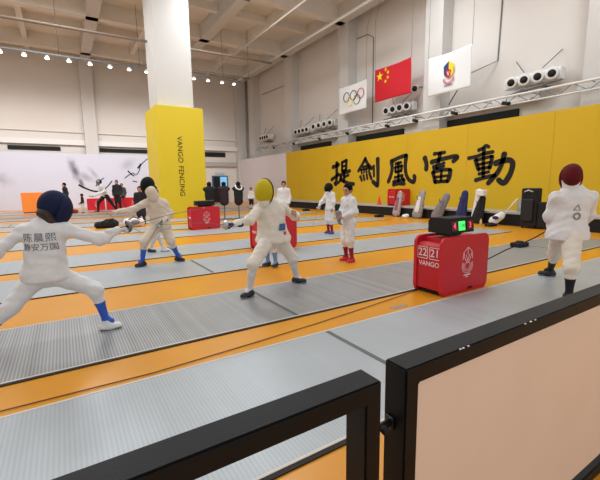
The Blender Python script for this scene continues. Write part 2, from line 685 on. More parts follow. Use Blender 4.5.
def person(label, J, h, front, face, group=None, vox=0.016, jacket=M_CLOTH, pants=M_CLOTH, sock=M_SOCKW, shoe=M_SHOEB,
           skin=M_SKIN, hair=M_HAIR, mask=None, gloveR=None, gloveL=None, long_trousers=False, ground=0.0, handR=None, handL=None,
           collar=None, long_hair=False, hair_m=None, loose=1.0, shoeR=None, mask_scale=1.0):
    """one standing, seated or lunging figure; J holds its joints in metres.  The body is one continuous mesh; clothes, hair and mask are its children."""
    J = {k: np.array(v, float) for k, v in J.items()}
    s = h / 1.72
    f = unit(front)
    fc = unit(face)
    lat = unit(J['shR'] - J['shL'])
    base = (J['anR'] + J['anL']) / 2
    T = thing('person', label, 'person', (base[0], base[1], ground), group)
    hs = 0.5 + 0.5 * s + 0.04
    ms = hs * mask_scale
    H, N, P = J['head'], J['neck'], J['pelvis']
    hu = unit(UP - fc * np.dot(UP, fc))
    hl = np.cross(fc, hu)
    AX = np.array([hl, fc, hu])
    ch = (J['shR'] + J['shL']) / 2 - UP * 0.07 * s
    sw = np.linalg.norm(J['shR'] - J['shL']) / 2
    sw = max(sw, 0.14 * s)
    wa = ch * 0.45 + P * 0.55
    # ---- body
    chunks = []
    B = [E(H + hu * 0.02 * hs - fc * 0.008 * hs, (0.074 * hs, 0.094 * hs, 0.098 * hs), AX),
         E(H - hu * 0.055 * hs + fc * 0.022 * hs, (0.056 * hs, 0.066 * hs, 0.062 * hs), AX),
         C(H + fc * 0.088 * hs + hu * 0.012 * hs, H + fc * 0.102 * hs - hu * 0.022 * hs, 0.010 * hs, 0.015 * hs),
         E(H + hl * 0.076 * hs - hu * 0.012 * hs - fc * 0.004, (0.012 * hs, 0.020 * hs, 0.032 * hs), AX),
         E(H - hl * 0.076 * hs - hu * 0.012 * hs - fc * 0.004, (0.012 * hs, 0.020 * hs, 0.032 * hs), AX),
         C(H + fc * 0.078 * hs + hu * 0.03 * hs + hl * 0.03 * hs, H + fc * 0.078 * hs + hu * 0.03 * hs - hl * 0.03 * hs, 0.013 * hs),
         C(H + fc * 0.078 * hs - hu * 0.052 * hs + hl * 0.016 * hs, H + fc * 0.078 * hs - hu * 0.052 * hs - hl * 0.016 * hs, 0.011 * hs),
         C(N - UP * 0.03 * s, H - hu * 0.06 * hs, 0.054 * s, 0.048 * hs),
         C(ch, wa, sw * 0.86, sw * 0.72, (f, 0.6)), C(wa, P, sw * 0.72, sw * 0.8, (f, 0.62)),
         C(ch + UP * 0.04 * s, J['shR'], 0.05 * s, 0.046 * s), C(ch + UP * 0.04 * s, J['shL'], 0.05 * s, 0.046 * s),
         C(N, ch, 0.055 * s, 0.09 * s)]
    for sd in 'RL':
        B += [C(J['sh' + sd], J['el' + sd], 0.044 * s, 0.035 * s), C(J['el' + sd], J['wr' + sd], 0.036 * s, 0.025 * s),
              C(P, J['hip' + sd], 0.085 * s, 0.085 * s), C(J['hip' + sd], J['kn' + sd], 0.082 * s, 0.055 * s),
              C(J['kn' + sd] * 0.8 + J['an' + sd] * 0.2, J['kn' + sd] * 0.65 + J['an' + sd] * 0.35, 0.052 * s, 0.054 * s),
              C(J['kn' + sd], J['an' + sd], 0.052 * s, 0.034 * s),
              C(J['an' + sd], J['an' + sd] + unit(J['to' + sd] - J['an' + sd]) * 0.07 * s, 0.034 * s, 0.03 * s)]
    sdf_mesh('body', B, vox * 0.8, None, k=0.025 * s, merge_into=chunks)
    for sd, hd, gl in (('R', handR, gloveR), ('L', handL, gloveL)):
        w = J['wr' + sd]
        d = unit(w - J['el' + sd]) if not hd else unit(hd[0])
        nn = (-lat if sd == 'R' else lat) + f * 0.3 if not hd else hd[1]
        cu = (0.45, 0.6, 0.4) if not hd or len(hd) < 3 else hd[2]
        ts = 1 if sd == 'R' else -1
        if hd and len(hd) > 3:
            ts = hd[3]
        hp = hand_prims(w, d, nn, 0.55 + 0.45 * s, cu, ts, 0.0)
        sdf_mesh('hand', hp, 0.007 if vox < 0.02 else 0.011, None, k=0.006, merge_into=chunks)
        if gl is not None:
            gp = hand_prims(w, d, nn, 0.55 + 0.45 * s, cu, ts, 0.0035) + [C(w - d * 0.10 * s, w + d * 0.01, 0.047 * s, 0.034 * s)]
            sdf_mesh('glove', gp, 0.007, gl, T, k=0.006)
    raw_mesh('body', chunks, skin, T)
    lz = loose
    # ---- clothes
    hem = P - UP * 0.04 * s
    Jk = [C(ch, wa, sw * 0.99, sw * 0.90, (f, 0.68)), C(wa, hem, sw * 0.88, sw * 1.20, (f, 0.74)), C(N - UP * 0.015, ch, 0.068 * s, 0.11 * s),
          C(N - UP * 0.02 * s, N * 0.55 + H * 0.45 - hu * 0.02 * hs, 0.07 * s, 0.066 * s)]
    for sd in 'RL':
        Jk += [C(ch + UP * 0.05 * s, J['sh' + sd] - UP * 0.01, 0.07 * s, 0.064 * s), C(J['sh' + sd] - UP * 0.01, J['el' + sd], 0.068 * s * lz, 0.064 * s * lz),
               C(J['el' + sd], J['wr' + sd], 0.063 * s * lz, 0.043 * s * lz)]
    sdf_mesh('jacket', Jk, vox, jacket, T, k=0.055 * s, wrinkle=0.0075, clips=[(hem - UP * 0.06 * s, UP)])
    for sd in 'RL':
        d_ = unit(J['wr' + sd] - J['el' + sd])
        sdf_mesh('sleeve_cuff', [C(J['wr' + sd] - d_ * 0.045 * s, J['wr' + sd] - d_ * 0.012 * s, 0.047 * s, 0.046 * s)], min(vox, 0.012), jacket, T, k=0.02)
    Pn = [C(P + UP * 0.03 * s, P - UP * 0.02 * s, sw * 0.80, sw * 0.84, (f, 0.72))]
    for sd in 'RL':
        kn, an = J['kn' + sd], J['an' + sd]
        Pn += [C(P, J['hip' + sd], 0.09 * s, 0.105 * s), C(J['hip' + sd], kn, 0.114 * s, 0.086 * s * lz)]
        if long_trousers:
            Pn += [C(kn, an, 0.07 * s, 0.055 * s)]
        else:
            kc = kn * 0.70 + an * 0.30
            sdf_mesh('knee_cuff', [C(kc, kc + unit(an - kn) * 0.035 * s, 0.066 * s, 0.062 * s)], min(vox, 0.012), pants, T, k=0.02)
            Pn += [C(kn, kn * 0.70 + an * 0.30, 0.084 * s * lz, 0.064 * s)]
    sdf_mesh('breeches' if not long_trousers else 'trousers', Pn, vox, pants, T, k=0.04 * s, wrinkle=0.005)
    for sd in 'RL':
        kn, an, to = J['kn' + sd], J['an' + sd], J['to' + sd]
        if not long_trousers:
            mid = kn * 0.6 + an * 0.4
            sdf_mesh('sock', [C(kn * 0.85 + an * 0.15, mid, 0.055 * s, 0.058 * s), C(mid, an, 0.057 * s, 0.039 * s), C(an, an + unit(to - an) * 0.06 * s, 0.042 * s, 0.038 * s), C(an, an - UP * 0.03 * s, 0.042 * s)],
                     min(vox, 0.012), sock, T, k=0.02)
        hz = unit((to - an) * np.array([1, 1, 0]))
        heel = an - hz * 0.035 * s
        heel[2] = ground + 0.036 * s
        toe = an + hz * 0.125 * s
        toe[2] = ground + 0.03 * s
        if an[2] - ground > 0.2 * s:      # heel lifted
            heel[2] = an[2] - 0.07 * s
        sh = shoeR if (shoeR is not None and sd == 'R') else shoe
        sp = [C(heel, toe, 0.050 * s, 0.044 * s), C(an - UP * 0.01, heel * 0.55 + toe * 0.45, 0.052 * s, 0.052 * s)]
        so = sdf_mesh('shoe', sp, min(vox, 0.012), sh, T, k=0.03, clips=[((0, 0, ground + 0.003), UP)])
        sdf_mesh('sole', [C(heel, toe, 0.053 * s, 0.047 * s)], min(vox, 0.012), M_SOLE, so, k=0.03,
                 clips=[((0, 0, ground + 0.002), UP), (np.array([0, 0, ground + 0.022 * s]), -UP)])
    # ---- head
    if mask is None:
        hm = hair_m or hair
        cpl = (H + hu * 0.020 * hs + fc * 0.050 * hs, hu * 0.50 - fc * 0.86)
        Hr = [E(H + hu * 0.024 * hs - fc * 0.014 * hs, (0.088 * hs, 0.104 * hs, 0.110 * hs), AX)]
        sdf_mesh('hair', Hr, min(vox, 0.012), hm, T, clips=[cpl], wrinkle=0.002)
        if long_hair:
            sdf_mesh('ponytail', [C(H - fc * 0.10 * hs + hu * 0.02, H - fc * 0.13 * hs - hu * 0.16 * hs, 0.03 * hs, 0.02 * hs)], 0.012, hm, T)
        for q in (1, -1):
            e = H + fc * 0.084 * hs + hu * 0.008 * hs + hl * 0.031 * hs * q
            bm = bmesh.new()
            bmesh.ops.create_uvsphere(bm, u_segments=10, v_segments=8, radius=0.011 * hs, matrix=Matrix.Translation(e))
            from_bm('eye', bm, M_DARK, T, True)
        mo = H + fc * 0.087 * hs - hu * 0.052 * hs
        tube('mouth', [mo - hl * 0.02 * hs - fc * 0.006, mo, mo + hl * 0.02 * hs - fc * 0.006], 0.005 * hs, mat('lips', (150, 84, 78), 0.5), T, 6)
    else:
        mf, mb, tr, bib = mask
        if bib is not None:
            bp = H - hu * 0.12 * hs + fc * 0.045 * hs
            sdf_mesh('mask_bib', [C(H - hu * 0.06 * hs + fc * 0.04 * hs, bp, 0.105 * hs, 0.085 * hs),
                                  C(bp, bp - hu * 0.05 * hs + fc * 0.01, 0.085 * hs, 0.06 * hs)], min(vox, 0.012), bib, T, k=0.03)
        sdf_mesh('mask_mesh', [E(H + fc * 0.02 * ms - hu * 0.022 * ms, (0.122 * ms, 0.148 * ms, 0.172 * ms), AX)], min(vox, 0.012), mf, T,
                 clips=[(H + fc * 0.0 * ms, fc * 0.96 + hu * 0.12)])
        sdf_mesh('mask_back', [E(H - fc * 0.01 * ms + hu * 0.012 * ms, (0.106 * ms, 0.124 * ms, 0.138 * ms), AX)], min(vox, 0.012), mb, T)
        if tr is not None:
            ring = []
            for q in range(29):
                a = 2 * math.pi * q / 28
                ring.append(H + fc * (0.006 - 0.018 * math.sin(a)) * ms + hl * math.cos(a) * 0.122 * ms + hu * (math.sin(a) * 0.171 - 0.022) * ms)
            tube('mask_trim', ring, 0.0125 * ms, tr, T, 6)
    return T


def stand(x, y, h, yaw, arms=0.1, lean=0.0, ground=0.0):
    """joints of a relaxed standing figure facing `yaw` (radians about z, 0 = +x)"""
    s = h / 1.72
    f = np.array([math.cos(yaw), math.sin(yaw), 0])
    r = np.array([math.sin(yaw), -math.cos(yaw), 0])
    o = np.array([x, y, ground])
    J = {}

    def p(fr, lt, z):
        return o + (f * fr + r * lt + UP * z) * s
    J['head'] = p(0.03 + lean, 0, 1.595)
    J['neck'] = p(lean * 0.9, 0, 1.43)
    J['pelvis'] = p(0, 0, 0.92)
    for q, sd in ((1, 'R'), (-1, 'L')):
        J['sh' + sd] = p(lean * 0.8, 0.175 * q, 1.38)
        J['el' + sd] = p(lean * 0.5 - 0.03, 0.225 * q, 1.10)
        J['wr' + sd] = p(arms + lean * 0.4, 0.23 * q - 0.02 * q, 0.87)
        J['hip' + sd] = p(0, 0.09 * q, 0.88)
        J['kn' + sd] = p(0.03, 0.10 * q, 0.48)
        J['an' + sd] = p(-0.02, 0.11 * q, 0.09)
        J['to' + sd] = p(0.16, 0.14 * q, 0.03)
    return J, f


def weapon(label, hand, d, length=0.88, guard_m=M_STEEL, n=(0, 0, -1), group=None):
    """epee held at `hand` pointing along d"""
    hand = np.array(hand, float)
    d = unit(d)
    T = thing('epee', label, 'sword', tuple(hand), group)
    g = hand + d * 0.05
    lathe('guard', [(0.004, 0.0), (0.038, 0.004), (0.058, 0.02), (0.066, 0.045), (0.063, 0.045), (0.054, 0.023), (0.035, 0.009), (0.004, 0.006)][::-1], g + d * 0.03, -d, guard_m, T, 20)
    tube('grip', [hand - d * 0.07, g + d * 0.02], 0.012, M_DARK, T, 8)
    lathe('pommel', [(0.006, 0), (0.013, 0.006), (0.013, 0.024), (0.006, 0.03)], hand - d * 0.095, d, M_STEEL, T, 10)
    sag = np.array([0, 0, -0.02])
    tube('blade', [g + d * 0.02, g + d * length * 0.5 + sag * -0.3, g + d * length + sag], 0.0042, M_BLADE, T, 6, 0.0022)
    lathe('point', [(0.004, 0), (0.005, 0.003), (0.005, 0.014), (0.003, 0.017)], g + d * length + sag, d, M_STEEL, T, 8)
    return T

# brush strokes: points (y, z) on the yellow wall and stroke width; ink lines (x, z) on the mural
CALLIGRAPHY = {'ti':[([(18.68,2.544),(18.355,2.604),(18.063,2.678)],0.254),([(18.27,2.793),(18.281,2.362),(18.28,1.914),(18.329,1.539),(18.478,1.578)],0.274),([(18.808,1.788),(18.454,1.933),(18.061,2.117)],0.232),([(17.765,2.794),(17.762,2.269)],0.208),([(17.765,2.779),(17.359,2.878)],0.196),([(17.36,2.9),(17.389,2.327)],0.228),([(17.752,2.538),(17.38,2.593)],0.159),([(17.75,2.29),(17.401,2.342)],0.172),([(17.988,2.018),(17.492,2.172),(17.015,2.269)],0.224),([(17.563,2.261),(17.582,1.678)],0.232),([(17.537,1.933),(17.147,2.031)],0.184),([(17.82,1.977),(17.914,1.757),(18.132,1.574)],0.186),([(17.939,1.817),(17.488,1.64),(17.03,1.527),(16.675,1.509)],0.249)],'jian':[([(15.722,2.899),(15.95,2.61),(16.318,2.215)],0.203),([(15.73,2.813),(15.516,2.553),(15.218,2.32)],0.226),([(15.947,2.44),(15.446,2.483)],0.149),([(16.068,2.288),(16.013,2.081)],0.161),([(16.068,2.275),(15.802,2.318)],0.138),([(15.802,2.318),(15.839,2.116)],0.148),([(15.661,2.339),(15.617,2.109)],0.158),([(15.661,2.326),(15.384,2.354)],0.136),([(15.384,2.367),(15.438,2.129)],0.157),([(16.146,1.933),(15.996,1.689)],0.186),([(15.878,1.981),(15.791,1.72)],0.172),([(15.615,2.014),(15.55,1.77)],0.17),([(15.378,2.061),(15.235,1.763)],0.202),([(15.077,2.465),(15.036,1.905)],0.176),([(14.784,2.819),(14.749,2.157),(14.743,1.538),(14.806,1.427),(15.135,1.628)],0.26)],'feng':[([(13.8,2.65),(13.737,2.244),(13.845,1.874),(13.994,1.593)],0.229),([(13.732,2.627),(13.32,2.76),(12.828,2.846)],0.208),([(12.828,2.846),(12.882,2.387),(12.828,1.997),(12.645,1.694),(12.349,1.571),(12.282,1.775),(12.331,1.864)],0.219),([(13.525,2.468),(13.15,2.533)],0.155),([(13.536,2.309),(13.495,2.062)],0.155),([(13.536,2.297),(13.096,2.362)],0.145),([(13.096,2.374),(13.135,2.11)],0.162),([(13.495,2.074),(13.119,2.121)],0.145),([(13.328,2.531),(13.298,1.614)],0.174),([(13.554,1.804),(13.322,1.848),(13.032,1.913)],0.146),([(13.648,1.588),(13.283,1.663),(12.911,1.681)],0.168),([(13.644,1.457),(13.277,1.504),(12.904,1.488)],0.21),([(13.093,1.824),(12.91,1.639)],0.173)],'lei':[([(11.739,2.667),(11.628,2.38),(11.63,2.11)],0.246),([(11.236,2.786),(10.986,2.8),(10.666,2.818)],0.166),([(11.368,2.432),(10.972,2.507),(10.528,2.575),(10.163,2.613),(10.052,2.554),(10.242,2.4)],0.205),([(10.908,2.799),(10.958,2.506),(11.047,2.158)],0.199),([(11.264,2.222),(11.079,2.274)],0.149),([(11.246,2.128),(11.02,2.151)],0.13),([(10.896,2.286),(10.669,2.371)],0.146),([(10.954,2.154),(10.674,2.232)],0.137),([(11.253,1.995),(11.174,1.749),(11.11,1.526)],0.205),([(11.239,1.984),(10.82,2.067),(10.365,2.07)],0.168),([(10.365,2.059),(10.375,1.784),(10.488,1.562)],0.214),([(11.125,1.56),(10.795,1.566),(10.477,1.583)],0.168),([(10.806,2.039),(10.809,1.577)],0.146),([(11.174,1.76),(10.451,1.818)],0.13)],'dong':[([(9.107,2.774),(8.941,2.828),(8.812,2.922),(8.675,2.862)],0.148),([(9.529,2.489),(9.19,2.536),(8.876,2.62),(8.492,2.667)],0.152),([(8.878,2.822),(8.869,2.33),(8.841,1.72)],0.162),([(9.204,2.408),(9.137,2.198),(9.05,2.006)],0.183),([(9.181,2.387),(8.865,2.446),(8.531,2.5)],0.133),([(8.531,2.5),(8.546,2.263),(8.603,2.046)],0.176),([(9.116,2.206),(8.567,2.283)],0.116),([(9.063,2.036),(8.586,2.093)],0.133),([(9.04,1.838),(8.615,1.912)],0.133),([(9.166,1.593),(8.818,1.685),(8.364,1.77)],0.168),([(8.383,2.216),(8.153,2.288),(7.871,2.317),(7.725,2.217),(7.728,1.99),(7.821,1.718),(8.002,1.47),(8.224,1.596)],0.223),([(8.048,2.576),(8.111,2.239),(8.272,1.871),(8.627,1.457)],0.202)]}
INK = [([(1.126,1.703),(1.557,1.439),(2.004,1.244),(2.535,1.157)],0.136),([(2.535,1.157),(3.051,1.606),(3.358,1.985)],0.085),([(4.297,2.213),(4.604,2.446),(4.908,2.603),(5.118,2.448),(5.363,2.763),(5.546,3.237),(5.95,3.639),(6.189,3.803)],0.068),([(4.554,2.757),(4.755,2.525),(4.964,2.369)],0.102),([(5.305,2.998),(5.551,3.316)],0.136),([(4.862,1.976),(5.153,1.896)],0.085),([(2.235,1.616),(2.535,1.989),(2.824,2.215)],0.068)]

PRINTS = []
TRACK = 260

# ------------------------------------------------------------------ the hall
struct('floor', -14, 15.5, -6, 33.3, -0.2, 0.0, M_FLOOR)
struct('wall_back', -14, 15.7, 33.3, 33.5, 0, 11.6, M_WALL)
struct('wall_right', 15.5, 15.7, -6, 33.3, 0, 11.6, M_WALL)
struct('wall_left', -14.2, -14, -6, 33.5, 0, 11.6, M_WALL)
struct('ceiling', -14.2, 15.7, -6, 33.5, 11.6, 11.8, M_CEIL)
tn = [0]


def trim(x0, x1, y0, y1, z0, z1, m):
    tn[0] += 1
    return struct('trim_%d' % tn[0], x0, x1, y0, y1, z0, z1, m)


for y in (5, 11.5, 18.0, 24.5, 31.0):          # pilasters of the right wall and the cross beams they carry
    trim(14.8, 15.5, y, y + 0.95, 0, 11.6, M_COLUMN)
    trim(-14, 14.8, y + 0.2, y + 0.7, 10.75, 11.6, M_CEIL)
for y in (8.3, 14.8, 21.3, 27.8):
    trim(-14, 15.5, y + 0.2, y + 0.5, 11.15, 11.6, M_CEIL)
for x in (-4.4, 1.95, 8.3, 14.2):              # beams towards the camera, with columns at the back wall
    trim(x, x + 0.62, -6, 33.3, 10.75, 11.6, M_COLUMN)
for x in (-1.3, 5.1, 11.4):
    trim(x, x + 0.3, -6, 33.3, 11.1, 11.6, M_CEIL)
for x in (-4.5, 1.8, 14.0):
    trim(x, x + 0.85, 32.7, 33.3, 0, 10.75, M_COLUMN)
# ledges and slot windows of the back wall
trim(-14, 14.4, 33.0, 33.3, 4.64, 5.0, M_WHITE)
trim(-14, 14.4, 33.12, 33.3, 5.55, 5.75, M_WALL)
trim(10.3, 14.2, 33.0, 33.3, 3.25, 3.62, M_LENO)
wn = [0]


def slot(x0, x1, y0, y1, z0, z1):
    wn[0] += 1
    o = box('window_%d' % wn[0], x0, x1, y0, y1, z0, z1, M_DARK)
    o['kind'] = 'structure'


for a, b in ((-8.2, -5.4), (-2.9, 0.2), (2.75, 6.3), (8.4, 12.95)):
    slot(a, b, 33.2, 33.32, 4.1 if a > 8 else 4.22, 4.5)
for y in (1.8, 8.3, 14.2, 20.5):
    slot(15.38, 15.52, y, y + 3.7, 3.5, 4.35)
    trim(15.1, 15.5, y - 0.9, y + 4.4, 4.55, 4.8, M_WHITE)
# door in the back wall
dr = box('door_1', 11.6, 13.1, 33.2, 33.32, 0, 2.42, M_BLUESTEEL)
dr['kind'] = 'structure'
box('door_leaf', 11.72, 12.28, 33.17, 33.2, 0.05, 2.3, M_DARK, dr)
box('pane', 12.36, 12.98, 33.17, 33.2, 1.5, 2.32, M_SKYPANE, dr)
box('lower_panel', 12.36, 12.98, 33.17, 33.2, 0.1, 1.4, mat('dark glass', (40, 60, 84), 0.3), dr)
sgn = box('exit_sign', 11.9, 12.8, 33.2, 33.3, 2.52, 2.72, mat('pale blue sign', (176, 200, 214), 0.5), None)
tag(sgn, 'small pale sign plate over the dark doorway in the back wall', 'sign')

# yellow pillar in front
struct('trim_60', 4.08, 5.74, 18.62, 20.4, 5.0, 11.6, M_COLUMN)
pc = thing('pillar_cladding', 'tall yellow box cladding around the white column, with vertical lettering', 'pillar', (5.0, 19.6, 0))
box('cladding', 3.88, 6.05, 18.2, 20.7, 0, 5.16, M_YPILLAR, pc, 0.01)
text('lettering_word', 'VANGO', 0.335, (4.86, 18.195, 3.82), (0, 0, -1), (1, 0, 0), M_INK, pc, 0.003, 'LEFT', 1.02)
text('lettering_word', 'FENCING', 0.335, (4.86, 18.195, 1.03), (0, 0, -1), (1, 0, 0), M_INK, pc, 0.003, 'RIGHT', 1.02)

# yellow partition with calligraphy, its white continuation, the ledge in front
yp = thing('partition_wall', 'long yellow partition with big black brush calligraphy', 'partition', (14.25, 10.0, 0))
box('yellow_panel', 14.2, 14.3, -4, 24.35, 0, 3.85, M_YELLOW, yp)
for n_, strokes in CALLIGRAPHY.items():
    bm = bmesh.new()
    for pts, w in strokes:
        bm_stroke(bm, [(-p[0], p[1]) for p in pts], w, (14.2, 0, 0), (0, -1, 0), (0, 0, 1), 0.012)
    from_bm('calligraphy_character', bm, M_INK, yp)
for y in (3.2, 6.4, 9.6, 12.8, 16.0, 19.2, 22.4):
    box('panel_seam', 14.196, 14.2, y, y + 0.02, 0.4, 3.85, mat('seam yellow', (206, 156, 4), 0.7), yp)
wp = thing('partition_wall', 'plain white partition board left of the yellow calligraphy wall', 'partition', (14.25, 28.5, 0))
box('white_panel', 14.2, 14.3, 24.35, 32.65, 0, 3.85, M_WPANEL, wp)
lg = thing('ledge', 'long low black ledge with pale top along the foot of the yellow wall', 'ledge', (13.6, 11, 0))
box('front', 13.12, 14.19, -4, 24.3, 0, 0.40, M_DARK, lg)
box('top', 13.08, 14.19, -4, 24.3, 0.40, 0.46, M_LENO, lg)

# mural partition along the back wall


def mural_mat():
    m = bpy.data.materials.new('ink wash mural')
    m.use_nodes = True
    nt = m.node_tree
    b = nt.nodes['Principled BSDF']
    b.inputs['Roughness'].default_value = 0.55
    tc = nt.nodes.new('ShaderNodeTexCoord')
    no = nt.nodes.new('ShaderNodeTexNoise')
    no.inputs['Scale'].default_value = 2.2
    no.inputs['Detail'].default_value = 5
    nt.links.new(tc.outputs['Object'], no.inputs['Vector'])
    last = None
    for cx, cz, rx, rz, rot, amt in ((0.95, 2.75, 0.42, 1.1, -0.26, 1.0), (1.28, 1.85, 0.24, 0.55, -0.3, 1.0), (1.6, 2.3, 0.9, 0.35, 0.5, 0.45), (4.6, 3.3, 0.9, 0.5, -0.5, 0.35), (2.2, 2.5, 0.8, 0.25, 0.9, 0.4), (-3.6, 2.2, 1.2, 0.6, 0.4, 0.4)):
        mp = nt.nodes.new('ShaderNodeMapping')
        mp.vector_type = 'TEXTURE'
        mp.inputs['Location'].default_value = (cx, 0, cz)
        mp.inputs['Rotation'].default_value = (0, rot, 0)
        mp.inputs['Scale'].default_value = (rx, 60.0, rz)
        nt.links.new(tc.outputs['Object'], mp.inputs['Vector'])
        ln = nt.nodes.new('ShaderNodeVectorMath')
        ln.operation = 'LENGTH'
        nt.links.new(mp.outputs[0], ln.inputs[0])
        ad = nt.nodes.new('ShaderNodeMath')
        ad.operation = 'MULTIPLY_ADD'
        ad.inputs[1].default_value = 0.9
        nt.links.new(no.outputs['Fac'], ad.inputs[0])
        nt.links.new(ln.outputs['Value'], ad.inputs[2])
        mr = nt.nodes.new('ShaderNodeMapRange')
        mr.interpolation_type = 'SMOOTHSTEP'
        mr.inputs[1].default_value = 0.45
        mr.inputs[2].default_value = 1.5
        mr.inputs[3].default_value = amt
        mr.inputs[4].default_value = 0.0
        nt.links.new(ad.outputs[0], mr.inputs[0])
        if last is None:
            last = mr.outputs[0]
        else:
            mm = nt.nodes.new('ShaderNodeMath')
            mm.operation = 'MAXIMUM'
            nt.links.new(last, mm.inputs[0])
            nt.links.new(mr.outputs[0], mm.inputs[1])
            last = mm.outputs[0]
    mx = nt.nodes.new('ShaderNodeMix')
    mx.data_type = 'RGBA'
    mx.inputs[6].default_value = srgb(206, 208, 224)
    mx.inputs[7].default_value = srgb(104, 100, 112)
    nt.links.new(last, mx.inputs[0])
    nt.links.new(mx.outputs[2], b.inputs['Base Color'])
    return m


mu = thing('mural_wall', 'long white partition with black ink wash strokes along the back wall', 'partition', (0, 32.6, 0))
box('mural_panel', -13.9, 8.0, 32.56, 32.66, 0, 3.98, mural_mat(), mu)
bm = bmesh.new()
for pts, w in INK:
    bm_stroke(bm, pts, w, (0, 32.56, 0), (1, 0, 0), (0, 0, 1), 0.01)
from_bm('ink_strokes', bm, M_INK, mu)

# ------------------------------------------------------------------ fencing pistes


def make_piste(label):
    T = thing('fencing_piste', label, 'piste', (0, 0, 0), 'metal pistes')
    box('metal_surface', -9.4, 9.4, -0.70, 0.70, 0, 0.012, M_PISTE, T)
    box('edge_tape', -9.4, 9.4, 0.69, 0.71, 0, 0.0145, M_EDGE, T)
    box('edge_tape', -9.4, 9.4, -0.70, -0.68, 0, 0.0145, M_EDGE, T)
    box('edge_shadow', -9.4, 9.4, -0.73, -0.70, 0, 0.010, M_EDGE_SHADOW, T)  # dark strip painted in for the shadow line under the piste edge
    for x, w in ((0.0, 0.05), (-2.0, 0.03), (2.0, 0.03), (-7.0, 0.04), (7.0, 0.04)):
        if abs(x) != 2.0:
            box('marking_line', x - w / 2, x + w / 2, -0.675, 0.68, 0.012, 0.0138, M_LINE, T)
    return T


P_Y = (2.27, 4.21, 6.85, 8.90, 11.95, 14.0, 17.05, 19.10, 22.15, 24.20, 27.25, 29.3)
P_L = ('grey metal piste nearest the camera, running right behind the black railing',
       'ribbed metal piste under the yellow masked fencer',
       'grey metal piste under the beige fencer pointing left',
       'grey metal piste just beyond the beige fencer, fourth from the railing',
       'grey metal piste starting beyond the red socked child, fifth from the railing',
       'grey metal piste just beyond the red cabinet near the yellow pillar, sixth from the railing',
       'grey metal piste beside the foot of the yellow pillar, seventh from the railing',
       'grey metal piste level with the yellow pillar, eighth from the railing',
       'grey metal piste beyond the yellow pillar, ninth from the railing',
       'grey metal piste tenth from the railing, far down the hall',
       'grey metal piste second nearest to the mural wall',
       'grey metal piste nearest to the mural wall')
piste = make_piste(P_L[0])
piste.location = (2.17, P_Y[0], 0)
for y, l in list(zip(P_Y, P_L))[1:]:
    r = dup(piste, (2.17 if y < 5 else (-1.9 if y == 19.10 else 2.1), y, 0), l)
    if y == 19.10:
        r.scale = (0.6, 1, 1)
    if l == P_L[1]:
        for c in r.children:
            if c.name.startswith('metal_surface'):
                c.data = c.data.copy()
                c.data.materials[0] = M_PISTE_DK

# ------------------------------------------------------------------ red scoring cabinets


def emblem(bm, o, ux, uy, s, t):
    """line drawn crest: six sided shield with a Y of three ribs, V and two laurel rings"""
    def st(p, w=0.020):
        bm_stroke(bm, p, w * s, o, ux, uy, t, False)
    c = [(s * x, s * y) for x, y in ((-0.30, 0.10), (-0.26, 0.42), (-0.02, 0.62), (0.02, 0.62), (0.26, 0.42), (0.30, 0.10))]
    st([c[0], c[1]]), st([c[1], c[2]]), st([c[3], c[4]]), st([c[4], c[5]])
    st([(0, 0.62 * s), (0, 0.30 * s)])
    st([(-0.26 * s, 0.42 * s), (-0.16 * s, 0.12 * s), (0, -0.08 * s)])
    st([(0.26 * s, 0.42 * s), (0.16 * s, 0.12 * s), (0, -0.08 * s)])
    st([(-0.11 * s, 0.30 * s), (0, 0.02 * s)]), st([(0.11 * s, 0.30 * s), (0, 0.02 * s)])
    for r in (0.17, 0.25, 0.33):
        st([(r * s * math.cos(a), -0.20 * s + r * s * math.sin(a)) for a in np.linspace(math.radians(150 if r > 0.2 else 90), math.radians(390 if r > 0.2 else 450), 15)], 0.016)
    st([(-0.2 * s, -0.62 * s), (0.2 * s, -0.60 * s)], 0.05)
    st([(-0.06 * s, -0.70 * s), (0.06 * s, -0.70 * s)], 0.04)


